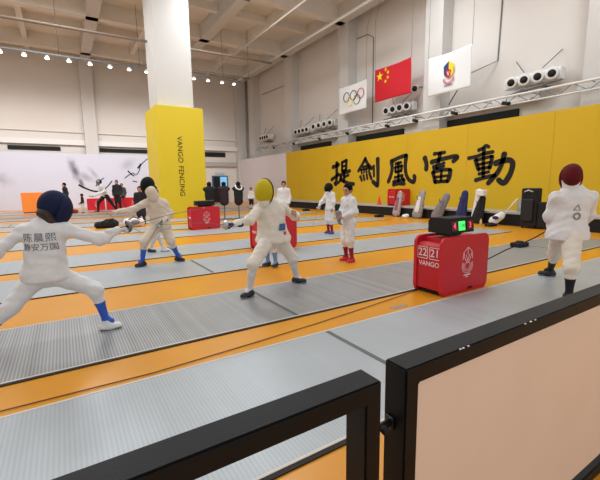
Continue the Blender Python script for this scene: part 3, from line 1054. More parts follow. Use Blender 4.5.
def make_cabinet(label):
    T = thing('scoring_cabinet', label, 'cabinet', (0, 0, 0), 'red scoring cabinets')
    w, d, h = 1.03, 0.47, 0.79
    for y in (-d / 2, d / 2 - 0.05):
        bm = bmesh.new()
        bm_prism(bm, rrect(w, h, 0.085, 6), (-w / 2, y + 0.05, 0.0), (1, 0, 0), (0, 0, 1), 0.05)
        bmesh.ops.bevel(bm, geom=[e for e in bm.edges if len(e.link_faces) == 2 and max(len(f.verts) for f in e.link_faces) > 8], offset=0.008, segments=2, affect='EDGES')
        from_bm('side_panel', bm, M_RED, T)
    bm = bmesh.new()
    bm_prism(bm, [(x, z) for x, z in ((0.0, 0.07), (w - 0.04, 0.07), (w - 0.04, h - 0.10), (w - 0.11, h - 0.03), (0.14, h - 0.03), (0.14, h - 0.085), (0.04, h - 0.085), (0.0, h - 0.13))],
             (-w / 2 + 0.02, d / 2 - 0.05, 0), (1, 0, 0), (0, 0, 1), d - 0.1)
    from_bm('body', bm, M_REDIN, T)
    box('base', -w / 2 + 0.06, w / 2 - 0.06, -d / 2 + 0.05, d / 2 - 0.05, 0.005, 0.07, M_DARK, T)
    bm = bmesh.new()
    emblem(bm, (0.03, -d / 2, 0.43), (1.15, 0, 0), (0, 0, 1), 0.31, 0.003)
    from_bm('emblem', bm, M_WPRINT, T)
    text('cabinet_lettering', 'VANGO', 0.092, (-w / 2 + 0.019, -0.01, 0.415), (0, -1, 0), (0, 0, 1), M_WPRINT, T, 0.002)
    for yy, s in ((0.10, '22'), (-0.10, '21')):
        bm = bmesh.new()
        q = 0.082
        for a, b in (((-q, -q), (q, -q)), ((q, -q), (q, q)), ((q, q), (-q, q)), ((-q, q), (-q, -q))):
            bm_stroke(bm, [(a[0], a[1] * 0.95), (b[0], b[1] * 0.95)], 0.008, (-w / 2 + 0.02, yy, 0.565), (0, -1, 0), (0, 0, 1), 0.003, False)
        fr = from_bm('number_frame', bm, M_WPRINT, T)
        text('number', s, 0.15, (-w / 2 + 0.019, yy, 0.565), (0, -1, 0), (0, 0, 1), M_WPRINT, fr, 0.002)
    box('latch', 0.06, 0.16, -d / 2 - 0.006, -d / 2, 0.035, 0.065, M_DARK, T)
    return T


cab = make_cabinet('red scoring cabinet with white numbers 22 and 21, nearest the railing')
cab.location = (4.615, 3.285, 0)
dup(cab, (4.22, 7.9, 0), 'red scoring cabinet right behind the yellow masked fencer', skip=('number_frame',))
dup(cab, (4.17, 13.0, 0), 'red scoring cabinet in front of the yellow pillar', skip=('number_frame',))
dup(cab, (1.85, 28.27, 0), 'red scoring cabinet near the mural, leftmost of three', skip=('number_frame',))
dup(cab, (2.98, 28.27, 0), 'red scoring cabinet near the mural, between two others', skip=('number_frame',))
dup(cab, (4.1, 28.27, 0), 'red scoring cabinet near the mural, closest to the yellow pillar', skip=('number_frame',))
dup(cab, (13.66, 12.75, 0.46), 'red scoring cabinet standing up on the ledge under the calligraphy', skip=('number_frame',))


def make_machine(label, loc):
    T = thing('scoring_machine', label, 'scoring machine', loc, 'scoring machines')
    x, y, z = loc
    box('foot', x - 0.20, x + 0.10, y - 0.10, y + 0.10, z, z + 0.04, M_DARK, T, 0.01)
    bm = bmesh.new()
    bm_prism(bm, [(-0.17, 0.04), (0.17, 0.04), (0.17, 0.20), (0.12, 0.245), (-0.15, 0.245)], (x - 0.27, y, z), (0, 1, 0), (0, 0, 1), 0.54)
    from_bm('housing', bm, M_DARK, T)
    n = Vector((0, -0.205, 0.02)).normalized()
    uy = Vector((0, 0.02, 0.205)).normalized()
    dred = mat('unlit red display', (92, 10, 26), 0.3)
    for dx, wd, mm, s in ((-0.155, 0.12, dred, '4'), (0.0, 0.14, M_LEDG, ''), (0.18, 0.12, dred, '3')):
        o = Vector((x + dx, y - 0.1605, z + 0.135)) + n * 0.002
        hw = 0.062
        f = prism('display', [(-wd / 2, -hw), (wd / 2, -hw), (wd / 2, hw), (-wd / 2, hw)], o, (1, 0, 0), uy, 0.003, mm, T)
        if s:
            text('digit', s, 0.105, o + n * 0.005, (1, 0, 0), uy, M_LEDR, f, 0.001)
        else:
            text('clock_digits', '1:00', 0.075, o + n * 0.005, (1, 0, 0), uy, mat('led clock digits', (30, 120, 60), 0.5), f, 0.001)
    for k in range(4):
        lathe('button', [(0.006, 0), (0.006, 0.006)], Vector((x - 0.03 + 0.04 * k, y - 0.04, z + 0.244)), (0, 0, 1), M_GREYM, T, 8)
    return T


make_machine('black scoring machine with red digits and green clock on the numbered red cabinet', (4.53, 3.25, 0.79))
m2 = thing('scoring_machine', 'black scoring machine on the red cabinet by the yellow pillar', 'scoring machine', (4.2, 13.0, 0.79), 'scoring machines')
box('foot', 4.0, 4.4, 12.92, 13.08, 0.79, 0.83, M_DARK, m2)
box('housing', 3.86, 4.56, 12.88, 13.12, 0.83, 1.0, M_BLACK, m2, 0.02)
box('display', 3.92, 4.5, 12.872, 12.88, 0.86, 0.97, M_DARK, m2)

# ------------------------------------------------------------------ railings in the foreground
SX, SY, RT = 0.055, 0.082, 1.0


def railing(label, x0, x1, y0, panel):
    T = thing('railing', label, 'railing', ((x0 + x1) / 2, y0 + SY / 2, 0), 'black railings')
    bm = bmesh.new()
    o4 = [(x0, 0.0), (x1, 0.0), (x1, RT), (x0, RT)]
    i4 = [(x0 + SX, 0.06), (x1 - SX, 0.06), (x1 - SX, RT - SX), (x0 + SX, RT - SX)]
    V = {}
    for nm, ring in (('o', o4), ('i', i4)):
        for k, (a, b) in enumerate(ring):
            for s in (0, 1):
                V[nm, k, s] = bm.verts.new((a, y0 + SY * s, b))
    for k in range(4):
        n = (k + 1) % 4
        for s in (0, 1):
            bm.faces.new((V['o', k, s], V['o', n, s], V['i', n, s], V['i', k, s]))
        for nm in 'oi':
            bm.faces.new((V[nm, k, 0], V[nm, n, 0], V[nm, n, 1], V[nm, k, 1]))
    bmesh.ops.recalc_face_normals(bm, faces=bm.faces)
    bmesh.ops.bevel(bm, geom=[e for e in bm.edges if e.calc_face_angle() > 0.5], offset=0.005, segments=2, affect='EDGES')
    from_bm('tube_frame', bm, M_RAIL, T)
    for fx in (x0 + 0.01, x1 - 0.07):
        box('foot_plate', fx, fx + 0.06, y0 - 0.05, y0 + SY + 0.05, -0.0, 0.012, M_RAIL, T)
    if panel:
        box('panel', x0 + SX, x1 - SX, y0 + 0.006, y0 + 0.024, 0.06 + SX, RT - SX, M_PEACH, T)
        bm = bmesh.new()
        for px in (0.985, 1.0, 1.025, 1.36, 1.395, 1.40, 1.43):
            bmesh.ops.create_icosphere(bm, subdivisions=1, radius=0.0035, matrix=Matrix.Translation((px, y0 + 0.003, RT - 0.002)) @ Matrix.Diagonal((1.6, 1, 0.8, 1)))
        from_bm('paint_chips', bm, M_WHITE, T)
    return T


railing('open black square tube railing in the left foreground', -1.4, 0.652, 0.648, False)
rr = railing('black square tube railing with peach panel in the right foreground', 0.745, 2.9, 0.652, True)
tube('latch_bolt', [(0.652, 0.70, 0.822), (0.745, 0.70, 0.822)], 0.010, M_BLACK, rr, 10)
lathe('latch_knob', [(0.009, 0), (0.012, 0.004), (0.012, 0.014), (0.008, 0.018)], (0.70, 0.692, 0.822), (0, -1, 0), M_DARK, rr, 12)
box('latch_plate', 0.735, 0.745, 0.69, 0.72, 0.80, 0.84, M_BLACK, rr, 0.003)

# ------------------------------------------------------------------ up on the walls: flags, nozzle units, truss, track lights


def flag(label, y0, y1, z0, z1, m, seed):
    """cloth hanging in front of the right wall; y0 is its left (far) edge"""
    T = thing('flag', label, 'flag', (14.3, (y0 + y1) / 2, z1), 'flags on the right wall')
    nu, nv = 28, 18
    bm = bmesh.new()
    g = []
    for side in (0, 1):
        rows = []
        for j in range(nv + 1):
            row = []
            for i in range(nu + 1):
                u, v = i / nu, j / nv
                x = 14.3 + 0.02 * math.sin(u * 7 + seed + v * 2) + 0.012 * math.sin(v * 6 + u * 3 + seed) + side * 0.008
                zz = z0 + (z1 - z0) * v - 0.03 * math.sin(math.pi * u) * v
                row.append(bm.verts.new((x, y0 + (y1 - y0) * u, zz)))
            rows.append(row)
        g.append(rows)
        for j in range(nv):
            for i in range(nu):
                bm.faces.new((rows[j][i], rows[j][i + 1], rows[j + 1][i + 1], rows[j + 1][i]))
    for j in range(nv):
        for i in (0, nu):
            bm.faces.new((g[0][j][i], g[0][j + 1][i], g[1][j + 1][i], g[1][j][i]))
    for i in range(nu):
        for j in (0, nv):
            bm.faces.new((g[0][j][i], g[0][j][i + 1], g[1][j][i + 1], g[1][j][i]))
    from_bm('cloth', bm, m, T, True)
    for yy in (y0, y1):
        tube('hanging_cord', [(14.3, yy, z1), (14.3, yy, z1 + 2.5), (14.8, yy, 11.2)], 0.008, M_GREYM, T, 5)
    return T


FX = 14.262
f1 = flag('white flag with five interlaced coloured rings', 18.2, 15.85, 5.56, 7.05, M_FLAGWHITE, 0.3)
for (y, z), m in zip(((17.47, 6.42), (16.87, 6.42), (16.27, 6.42), (17.17, 6.15), (16.57, 6.15)), (M_BLUE, M_DARK, M_FLAGRED, M_GOLD, M_GREENP)):
    tube('ring', [(FX - 0.002, y + 0.255 * math.cos(a), z + 0.255 * math.sin(a)) for a in np.linspace(0, 2 * math.pi, 33)], 0.02, m, f1, 6)
f2 = flag('red flag with five yellow stars', 15.2, 12.78, 5.72, 7.32, M_FLAGRED, 1.2)


def star(y, z, r, rot):
    pts = []
    for k in range(10):
        a = math.pi / 2 + rot + k * math.pi / 5
        rr = r if k % 2 == 0 else r * 0.40
        pts.append((rr * math.cos(a), rr * math.sin(a)))
    prism('star', pts, (FX, y, z), (0, -1, 0), (0, 0, 1), 0.008, M_GOLD, f2)


W_, H_ = 2.42, 1.60
star(15.2 - W_ * 5 / 30, 7.32 - H_ * 5 / 20, H_ * 3 / 20 * 1.05, 0)
for gx, gy, rot in ((10, 2, 0.4), (12, 4, 0.1), (12, 7, 0.0), (10, 9, 0.3)):
    star(15.2 - W_ * gx / 30, 7.32 - H_ * gy / 20, H_ / 20 * 1.25, rot)
f3 = flag('white flag with a navy and yellow shield crest', 11.8, 9.68, 5.32, 6.95, M_FLAGWHITE, 2.2)
cy, cz = 10.70, 6.22
uy_, uz_ = (0, -1, 0), (0, 0, 1)
ub_, uc_ = (0, -0.84, 0), (0, 0, 0.84)
prism('shield_half', [(0, 0.42), (-0.30, 0.22), (-0.27, -0.18), (-0.12, -0.34), (0, -0.05)], (FX, cy, cz), ub_, uc_, 0.01, M_BLUE, f3)
prism('shield_half', [(0, 0.42), (0, -0.05), (0.12, -0.34), (0.27, -0.18), (0.28, 0.22)], (FX, cy, cz), ub_, uc_, 0.01, M_GOLD, f3)
prism('shield_badge', [(-0.13, -0.02), (0, 0.05), (0.15, -0.04), (0.10, -0.30), (0, -0.42), (-0.12, -0.28)], (FX - 0.012, cy, cz), ub_, uc_, 0.01, M_FLAGRED, f3)
bm = bmesh.new()
bm_stroke(bm, [(-0.06, -0.08), (0.0, -0.28)], 0.03, (FX - 0.024, cy, cz), ub_, uc_, 0.006, False)
bm_stroke(bm, [(0.06, -0.08), (0.0, -0.28)], 0.03, (FX - 0.024, cy, cz), ub_, uc_, 0.006, False)
from_bm('badge_letter', bm, M_WHITE, f3)
bm = bmesh.new()
for r in (0.25, 0.31):
    bm_stroke(bm, [(r * math.cos(a), -0.36 + r * math.sin(a)) for a in np.linspace(math.radians(185), math.radians(355), 11)], 0.035, (FX, cy, cz), ub_, uc_, 0.008, False)
from_bm('laurel_ring', bm, mat('crest pink', (206, 90, 110), 0.6), f3)
text('crest_lettering', 'VANGO', 0.12, (FX - 0.006, cy, cz - 0.62), uy_, uz_, M_BLUE, f3, 0.002)


def nozzle_unit(label, y0, pitch, z):
    T = thing('air_nozzle_unit', label, 'ventilation unit', (15.0, y0 + 1.5 * pitch, z), 'ventilation units on the right wall')
    L = 3 * pitch
    box('duct_box', 14.98, 15.3, y0 - 0.24, y0 + L + 0.34, z - 0.20, z + 0.22, M_WHITE, T, 0.03)
    for k in range(4):
        c = Vector((14.92, y0 + k * pitch, z))
        ax = Vector((-1, -0.25, -0.12)).normalized()
        nz = lathe('nozzle', [(0.16, -0.10), (0.20, 0.02), (0.215, 0.10), (0.215, 0.17), (0.19, 0.20), (0.12, 0.19)], c, ax, M_WHITE, T, 20)
        lathe('opening', [(0.125, 0.185), (0.13, 0.198)], c, ax, M_DARK, nz, 16)
    tube('stay_rod', [(15.46, y0 + L + 0.2, z + 0.9), (14.9, y0 + L * 0.7, z + 0.28)], 0.018, M_GREYM, T, 6)
    tube('stay_rod', [(15.46, y0, z + 0.9), (14.9, y0 + L * 0.25, z + 0.28)], 0.018, M_GREYM, T, 6)
    tube('drain_pipe', [(14.95, y0 - 0.3, z - 0.25), (14.9, y0 + L * 0.5, z - 0.36), (14.95, y0 + L + 0.3, z - 0.42)], 0.022, M_GREYM, T, 6)
    box('bracket', 14.9, 15.48, y0 + 0.3, y0 + 0.38, z - 0.36, z - 0.30, M_GREYM, T)
    box('bracket', 14.9, 15.48, y0 + L - 0.38, y0 + L - 0.3, z - 0.36, z - 0.30, M_GREYM, T)


nozzle_unit('white four nozzle ventilation unit right of the crest flag, largest in view', 6.92, 0.47, 5.24)
nozzle_unit('white four nozzle ventilation unit just below the red flag', 13.45, 0.47, 5.30)
nozzle_unit('white four nozzle ventilation unit left of and below the ring flag', 19.75, 0.62, 5.40)
nozzle_unit('white four nozzle ventilation unit above the left end of the yellow wall', 22.45, 0.48, 5.32)
nozzle_unit('white four nozzle ventilation unit near the far corner over the white partition', 28.4, 0.4, 5.5)

tr = thing('lighting_truss', 'white ladder truss of two rails above the yellow wall', 'truss', (14.42, 15, 4.55))
tube('rail', [(14.42, -2, 4.62), (14.42, 29.5, 4.76)], 0.045, M_WHITE, tr, 8)
tube('rail', [(14.42, -2, 4.34), (14.42, 29.5, 4.42)], 0.03, M_WHITE, tr, 8)
bm = bmesh.new()
y = -1.6
k = 0
while y < 29:
    bm_tube(bm, [(14.42, y, 4.36), (14.42, y + 0.45, 4.66)], 0.014, 5)
    bm_tube(bm, [(14.42, y + 0.45, 4.66), (14.42, y + 0.9, 4.36)], 0.014, 5)
    if k % 2 == 0:
        bm_tube(bm, [(14.42, y, 4.66), (15.2, y, 4.66)], 0.016, 5)
        bm_tube(bm, [(14.42, y, 4.38), (15.2, y + 0.3, 4.66)], 0.012, 5)
    y += 0.9
    k += 1
from_bm('struts', bm, M_GREYM, tr)
for i, y in enumerate((5.0, 8.2, 10.4, 12.5, 14.3, 17.5, 20.3, 23.5, 26.5)):
    nm = ('at the right edge of the picture', 'under the rightmost nozzle unit', 'under the crest flag', 'between the crest flag and the red flag', 'under the red flag',
          'under the ring flag', 'left of the ring flag', 'at the left end of the yellow wall', 'over the white partition')[i]
    T = thing('spotlight', 'small black spotlight on the white truss ' + nm, 'lamp', (14.36, y, 4.43), 'black spotlights on the truss')
    lathe('lamp_head', [(0.03, -0.19), (0.062, -0.15), (0.066, 0.13), (0.07, 0.17), (0.05, 0.17)], (14.34, y, 4.42), (-0.25, -0.9, -0.3), M_DARK, T, 12)
    tube('yoke', [(14.40, y, 4.60), (14.34, y, 4.46)], 0.014, M_DARK, T, 6)

cam_ = thing('wall_speaker', 'small round white wall speaker right of the red flag', 'speaker', (15.0, 13.1, 6.05))
lathe('housing', [(0.10, -0.35), (0.17, -0.05), (0.19, 0.02), (0.16, 0.05), (0.15, 0.02)], (14.95, 13.1, 6.05), (-1, -0.3, -0.3), M_WHITE, cam_, 16)
lathe('grille', [(0.125, 0.02), (0.12, 0.05)], (14.95, 13.1, 6.05), (-1, -0.3, -0.3), M_DARK, cam_, 16)
tube('arm', [(15.02, 13.1, 6.1), (15.5, 13.1, 6.2)], 0.03, M_GREYM, cam_, 6)

# ceiling track with spot lamps in front of the mural
tk = thing('track_light_rail', 'long dark track with hanging rods under the ceiling', 'track', (3, 24, 8.3))
box('track', -9, 10.6, 23.96, 24.04, 8.25, 8.33, M_GREYM, tk)
box('upper_rail', 4.6, 11.4, 23.97, 24.03, 8.56, 8.61, M_GREYM, tk)
for x in (-7.6, -3.4, 0.5, 4.4, 6.8, 9.4, 11.2):
    tube('hanging_rod', [(x, 24, 8.33 if x < 11 else 8.6), (x, 24, 11.6)], 0.014, M_GREYM, tk, 6)
LAMP_X = [-7.63, -6.68, -5.73, -4.78, -3.83, -2.88, -1.93, -0.98, -0.03, 0.93, 1.9, 2.86, 3.83, 4.76, 5.65, 6.6, 7.52, 8.41, 9.33, 10.15]
LAMP_N = ['first', 'second', 'third', 'fourth', 'fifth', 'sixth', 'seventh', 'eighth', 'ninth', 'tenth', 'eleventh', 'twelfth', 'thirteenth', 'fourteenth', 'fifteenth', 'sixteenth', 'seventeenth', 'eighteenth', 'nineteenth', 'twentieth']
for i, x in enumerate(LAMP_X):
    T = thing('track_lamp', 'lit white spot lamp on the ceiling track, %s from the right end' % LAMP_N[len(LAMP_X) - 1 - i], 'lamp', (x, 24, 8.1), 'track lamps')
    ax = Vector((0, -0.22, -1)).normalized()
    tube('stem', [(x, 24, 8.25), (x, 24, 8.2)], 0.02, M_GREYM, T, 6)
    hd = lathe('lamp_head', [(0.05, -0.12), (0.09, -0.06), (0.12, 0.02), (0.12, 0.04)], (x, 24, 8.10), ax, M_WHITE, T, 16)
    lathe('lens', [(0.11, 0.036), (0.105, 0.05)], (x, 24, 8.10), ax, M_LENS, T, 16)
    l = bpy.data.lights.new('track_spot', 'SPOT')
    l.energy = TRACK
    l.color = (1, 0.97, 0.95)
    l.spot_size = math.radians(95)
    l.spot_blend = 0.6
    l.shadow_soft_size = 0.15
    lo = bpy.data.objects.new('track_spot', l)
    COL.objects.link(lo)
    lo.parent = T
    lo.location = (0, 0.1, -0.12)
    lo.rotation_euler = (math.radians(50), 0, 0)

# pipes and conduits
tag(tube('conduit_pipe', [(10.8, 20, 8.42), (4, 20, 8.38), (-6, 20, 8.3)], 0.06, mat('brown pipe', (128, 112, 98), 0.6)), 'dark pipe crossing under the ceiling beside the white column top', 'pipe')
tag(tube('sprinkler_pipe', [(12.0, 28.3, 9.36), (12.0, 4, 9.32)], 0.07, M_COLUMN), 'white pipe running under the ceiling toward the camera, nearest the right wall', 'pipe')
tag(tube('sprinkler_pipe', [(10.2, 30, 9.9), (10.2, 5, 9.8)], 0.05, M_COLUMN), 'thin white pipe under the ceiling between the column and the right wall', 'pipe')
tag(tube('wall_conduit', [(14.76, 11.0, 4.9), (14.9, 10.3, 6.0), (15.47, 9.3, 6.4), (15.47, 9.2, 11.5)], 0.025, M_GREYM), 'thin grey conduit up the right wall beside the crest flag', 'pipe')
tag(tube('wall_conduit', [(15.47, 16.6, 4.9), (15.47, 16.6, 9.6), (15.47, 17.1, 9.9), (15.47, 19, 10.0)], 0.025, M_GREYM), 'thin grey conduit on the right wall left of the red flag', 'pipe')
tag(tube('wall_conduit', [(15.47, 26.5, 4.9), (15.47, 26.5, 9.2), (15.47, 30.5, 9.3)], 0.03, M_GREYM), 'thin grey conduit on the right wall near the far corner', 'pipe')

# ------------------------------------------------------------------ the people
G = 0.013     # top of a piste
# yellow masked fencer on guard, sword arm to the left of the picture
JC = dict(head=(2.30, 4.52, 1.435), neck=(2.36, 4.58, 1.265), shR=(2.215, 4.54, 1.195), shL=(2.615, 4.66, 1.21), elR=(2.03, 4.45, 1.055), wrR=(1.80, 4.42, 1.02),
          elL=(2.86, 4.66, 1.045), wrL=(2.76, 4.48, 1.07), pelvis=(2.46, 4.62, 0.80), hipR=(2.37, 4.60, 0.75), hipL=(2.57, 4.64, 0.75),
          knR=(2.06, 4.44, 0.475), anR=(2.03, 4.53, 0.105), toR=(1.86, 4.47, 0.03), knL=(2.79, 4.66, 0.43), anL=(2.935, 4.78, 0.10), toL=(3.05, 4.66, 0.03))
pC = person('person in a cream fencing suit and yellow mask, on guard with knees bent', JC, 1.62, (-0.35, -0.94, 0), (-0.80, -0.58, -0.05), None, 0.012,
            jacket=M_CREAM, pants=M_CREAM, sock=M_SOCKW, shoe=M_SHOEB, mask=(M_YMESH, M_YCLOTH, M_TRIM, M_CREAM), gloveR=M_NGLOVE, ground=G,
            handR=((-1, -0.05, 0.02), (0, -0.25, -1), (0.8, 1.1, 0.8)), handL=((-0.55, -0.6, 0.5), (-0.3, 0.9, -0.3), (0.7, 0.9, 0.6)))
weapon('epee with a bright guard held by the yellow masked fencer', (1.73, 4.415, 1.015), (-1, -0.06, 0.10), 0.84)
# navy masked fencer seen from behind, lunging to the right
JL = dict(head=(-0.08, 4.30, 1.325), neck=(-0.13, 4.30, 1.18), shR=(0.0, 4.22, 1.115), shL=(-0.34, 4.34, 1.115), elR=(0.29, 4.20, 0.985), wrR=(0.445, 4.20, 1.065),
          elL=(-0.56, 4.25, 0.93), wrL=(-0.72, 4.22, 0.78), pelvis=(-0.20, 4.30, 0.71), hipR=(-0.10, 4.28, 0.655), hipL=(-0.29, 4.33, 0.65),
          knR=(0.20, 4.26, 0.465), anR=(0.275, 4.30, 0.12), toR=(0.46, 4.28, 0.03), knL=(-0.50, 4.30, 0.40), anL=(-0.80, 4.36, 0.11), toL=(-0.84, 4.52, 0.03))
pL = person('person in a white fencing suit with printed back and navy mask, lunging to the right', JL, 1.50, (0.25, 0.97, 0), (0.80, 0.36, -0.48), None, 0.012,
            jacket=M_CLOTH, pants=M_CLOTH, sock=M_SOCKB, shoe=M_SHOEW, mask_scale=1.07, mask=(M_NAVY, M_NAVY, None, None), gloveR=M_WGLOVE, ground=G,
            handR=((0.97, 0.05, 0.20), (0.2, 0, -1), (0.8, 1.1, 0.8)), handL=((-0.7, 0, -0.7), (0.7, 0, -0.7), (0.5, 0.7, 0.5)))
sdf_mesh('hair', [E((-0.16, 4.24, 1.275), (0.062, 0.055, 0.05)), C((-0.14, 4.24, 1.26), (-0.11, 4.23, 1.20), 0.05, 0.05)], 0.01, M_BROWNHAIR, pL, wrinkle=0.004)
weapon('epee with a dark guard held by the lunging fencer in the navy mask', (0.505, 4.20, 1.09), (0.97, 0.10, 0.20), 0.84, M_GREYM)
# beige fencer pointing left
JB = dict(head=(1.37, 7.46, 1.535), neck=(1.44, 7.48, 1.32), shR=(1.325, 7.44, 1.225), shL=(1.655, 7.52, 1.20), elR=(1.04, 7.44, 1.075), wrR=(0.83, 7.44, 1.075),
          elL=(1.74, 7.48, 0.97), wrL=(1.55, 7.34, 0.84), pelvis=(1.54, 7.50, 0.80), hipR=(1.46, 7.49, 0.74), hipL=(1.63, 7.51, 0.74),
          knR=(1.22, 7.38, 0.50), anR=(1.175, 7.48, 0.12), toR=(1.00, 7.40, 0.03), knL=(1.70, 7.42, 0.46), anL=(1.86, 7.58, 0.12), toL=(1.96, 7.44, 0.03))
pB = person('person in a beige fencing suit and black mask stretching one arm to the left', JB, 1.66, (-0.3, -0.95, 0), (-0.62, -0.75, -0.2), None, 0.014,
            jacket=M_BEIGE, pants=M_BEIGE, sock=M_SOCKB, shoe=M_SHOEB, mask=(M_BLKMESH, M_BLKMESH, None, None), gloveR=M_BEIGE, gloveL=M_GGLOVE, ground=G,
            handR=((-1, 0, 0), (0, 0, -1), (0.9, 1.2, 0.9)), handL=((-0.7, -0.4, -0.3), (0, -0.3, -1), (0.8, 1.1, 0.8)))
sdf_mesh('mask_bib', [C((1.385, 7.35, 1.42), (1.43, 7.37, 1.33), 0.10, 0.10)], 0.012, M_BEIGE, pB)
weapon('epee pointing down to the left in the hand of the beige fencer', (1.50, 7.30, 0.815), (-0.55, -0.15, -0.72), 0.72, M_STEEL)
# boy standing with red shoes
JY, fy = stand(4.64, 5.60, 1.50, math.radians(176))
ly = np.array([fy[1], -fy[0], 0])
for q_, sd in ((1, 'R'), (-1, 'L')):
    JY['sh' + sd] = JY['sh' + sd] - ly * 0.02 * q_
    JY['el' + sd] = JY['pelvis'] + ly * 0.20 * q_ + fy * 0.0 + UP * 0.18
    JY['wr' + sd] = JY['pelvis'] + ly * 0.09 * q_ + fy * 0.17 + UP * 0.10
pY = person('person in a white fencing suit with burgundy socks and red shoes, standing bareheaded', JY, 1.50, fy, (-0.95, -0.22, -0.12), None, 0.012,
            sock=M_SOCKR, shoe=M_SHOER, ground=0.0, loose=1.12, handR=((-0.75, -0.5, -0.3), (0.1, -0.9, -0.2), (0.6, 0.8, 0.5)), handL=((-0.75, 0.5, -0.3), (0.1, 0.9, -0.2), (0.6, 0.8, 0.5)))
t = thing('fencing_glove', 'grey fencing glove held at the waist by the bareheaded standing person', 'glove', (4.38, 5.58, 0.80))
sdf_mesh('palm', hand_prims((4.42, 5.62, 0.87), (-0.35, -0.45, -0.8), (0.3, -0.9, 0), 1.1, (0.3, 0.4, 0.3), 1, 0.004), 0.009, M_GGLOVE, t, k=0.01)
sdf_mesh('cuff', [C((4.42, 5.62, 0.87), (4.44, 5.66, 0.95), 0.05, 0.06)], 0.01, M_GGLOVE, t)
# child with blue shoes further back
JK, fk = stand(6.82, 9.12, 1.50, math.radians(178), ground=G)
JK['elR'] = np.array([6.72, 9.36, 0.99]); JK['wrR'] = np.array([6.53, 9.24, 0.91])
JK['elL'] = np.array([6.80, 8.90, 0.98]); JK['wrL'] = np.array([6.78, 8.92, 0.80])
person('person in a white fencing suit and black mask with burgundy socks, farther back', JK, 1.50, fk, (-0.9, -0.15, 0.1), None, 0.016,
       sock=M_SOCKR, shoe=mat('blue shoe', (60, 70, 150), 0.5), ground=G, loose=1.1, mask=(M_BLKMESH, M_BLKMESH, None, M_CLOTH), gloveR=M_WGLOVE, handR=((-0.5, -0.2, -0.8), (0.3, -0.8, 0), (0.8, 1.0, 0.7)))
weapon('thin epee pointing to the floor in the hand of the burgundy socked child farther back', (6.48, 9.22, 0.84), (-0.45, -0.15, -0.85), 0.60, M_STEEL)
# fencer at the right edge of the photograph
JR = dict(head=(5.42, 2.20, 1.565), neck=(5.47, 2.22, 1.40), shR=(5.72, 2.08, 1.31), shL=(5.33, 2.32, 1.31), elR=(5.88, 2.14, 1.06), elL=(5.36, 2.39, 1.06), wrR=(6.0, 2.26, 0.88), wrL=(5.54, 2.44, 0.86),
          pelvis=(5.50, 2.22, 0.86), hipR=(5.42, 2.14, 0.79), hipL=(5.58, 2.34, 0.80), knR=(5.24, 2.04, 0.45), knL=(6.00, 2.56, 0.45), anR=(5.27, 2.05, 0.10), anL=(6.46, 2.80, 0.12), toR=(5.44, 2.16, 0.03), toL=(6.36, 2.96, 0.03))
pR = person('person in a white fencing suit and dark red mask, seen from behind near the railing', JR, 1.72, (0.42, 0.90, 0), (0.8, 0.6, -0.05), None, 0.013,
            jacket=M_CLOTH, pants=M_CREAM, sock=M_BLKCLOTH, shoe=M_SHOEB, mask=(M_MAROON, M_MAROON, None, M_CLOTH), ground=G)
tag(tube('body_cord', [(5.5, 2.47, 0.84), (5.46, 2.62, 0.72), (5.40, 2.95, 0.52), (5.32, 3.25, 0.30), (5.24, 3.55, 0.03)], 0.008, M_DARK), 'thin black body cord running from the dark red masked fencer down to the floor', 'cord')
# people partly hidden behind the fencers
J, f = stand(3.17, 6.05, 1.42, math.radians(205), ground=G)
person('person in white with light blue socks, standing behind the yellow masked fencer', J, 1.42, f, (-0.9, -0.3, 0), None, 0.018, sock=M_SOCKLB, shoe=M_SHOEB, mask=(M_YMESH, M_YCLOTH, None, M_CLOTH), ground=G)
J, f = stand(1.74, 9.0, 1.50, math.radians(-20), ground=G)
J['anR'] = np.array([1.60, 9.0, 0.10]); J['toR'] = np.array([1.70, 8.9, 0.03]); J['anL'] = np.array([1.88, 8.95, 0.10]); J['toL'] = np.array([2.04, 8.86, 0.03])
person('person in white with black hair standing right behind the beige fencer', J, 1.50, f, f, None, 0.02, sock=M_SOCKW, shoe=M_SHOEW, ground=G, shoeR=M_SHOEB)
J, f = stand(7.05, 12.3, 1.63, math.radians(235), ground=G)
person('person in white with dark hair standing between yellow mask and yellow wall', J, 1.68, f, f, None, 0.02, shoe=M_SHOEB, ground=G)
J, f = stand(2.64, 16.2, 1.52, math.radians(250))
person('person in black top and navy trousers beyond the beige fencer\'s outstretched arm', J, 1.52, f, f, None, 0.022, jacket=M_BLKCLOTH, pants=M_NAVYCLOTH, long_trousers=True, loose=1.35)
# people by the mural
J, f = stand(0.17, 27.0, 1.80, math.radians(200), arms=0.2, ground=G)
person('person all in black standing before the mural behind the navy mask', J, 1.80, f, f, None, 0.028, jacket=M_BLKCLOTH, pants=M_BLKCLOTH, long_trousers=True, ground=G)
J, f = stand(1.0, 26.2, 1.12, math.radians(190), arms=0.2)
person('small child in black top and white trousers before the mural', J, 1.12, f, f, None, 0.026, jacket=M_BLKCLOTH, pants=M_CLOTH)
J, f = stand(2.26, 26.2, 1.98, math.radians(195), lean=0.22, arms=0.55)
J['knR'] = J['knR'] + np.array([-0.35, 0, 0.02]); J['anR'] = J['anR'] + np.array([-0.45, 0, 0]); J['toR'] = J['toR'] + np.array([-0.45, 0, 0])
J['knL'] = J['knL'] + np.array([0.30, 0, 0]); J['anL'] = J['anL'] + np.array([0.50, 0, 0]); J['toL'] = J['toL'] + np.array([0.50, 0, 0])
person('person in white jacket and black trousers leaning left before the mural', J, 2.0, f, f, None, 0.028, jacket=M_CLOTH, pants=M_BLKCLOTH, long_trousers=True, mask=(M_GREYM, M_BLKMESH, None, None))
J, f = stand(3.05, 27.1, 1.95, math.radians(250), ground=G)
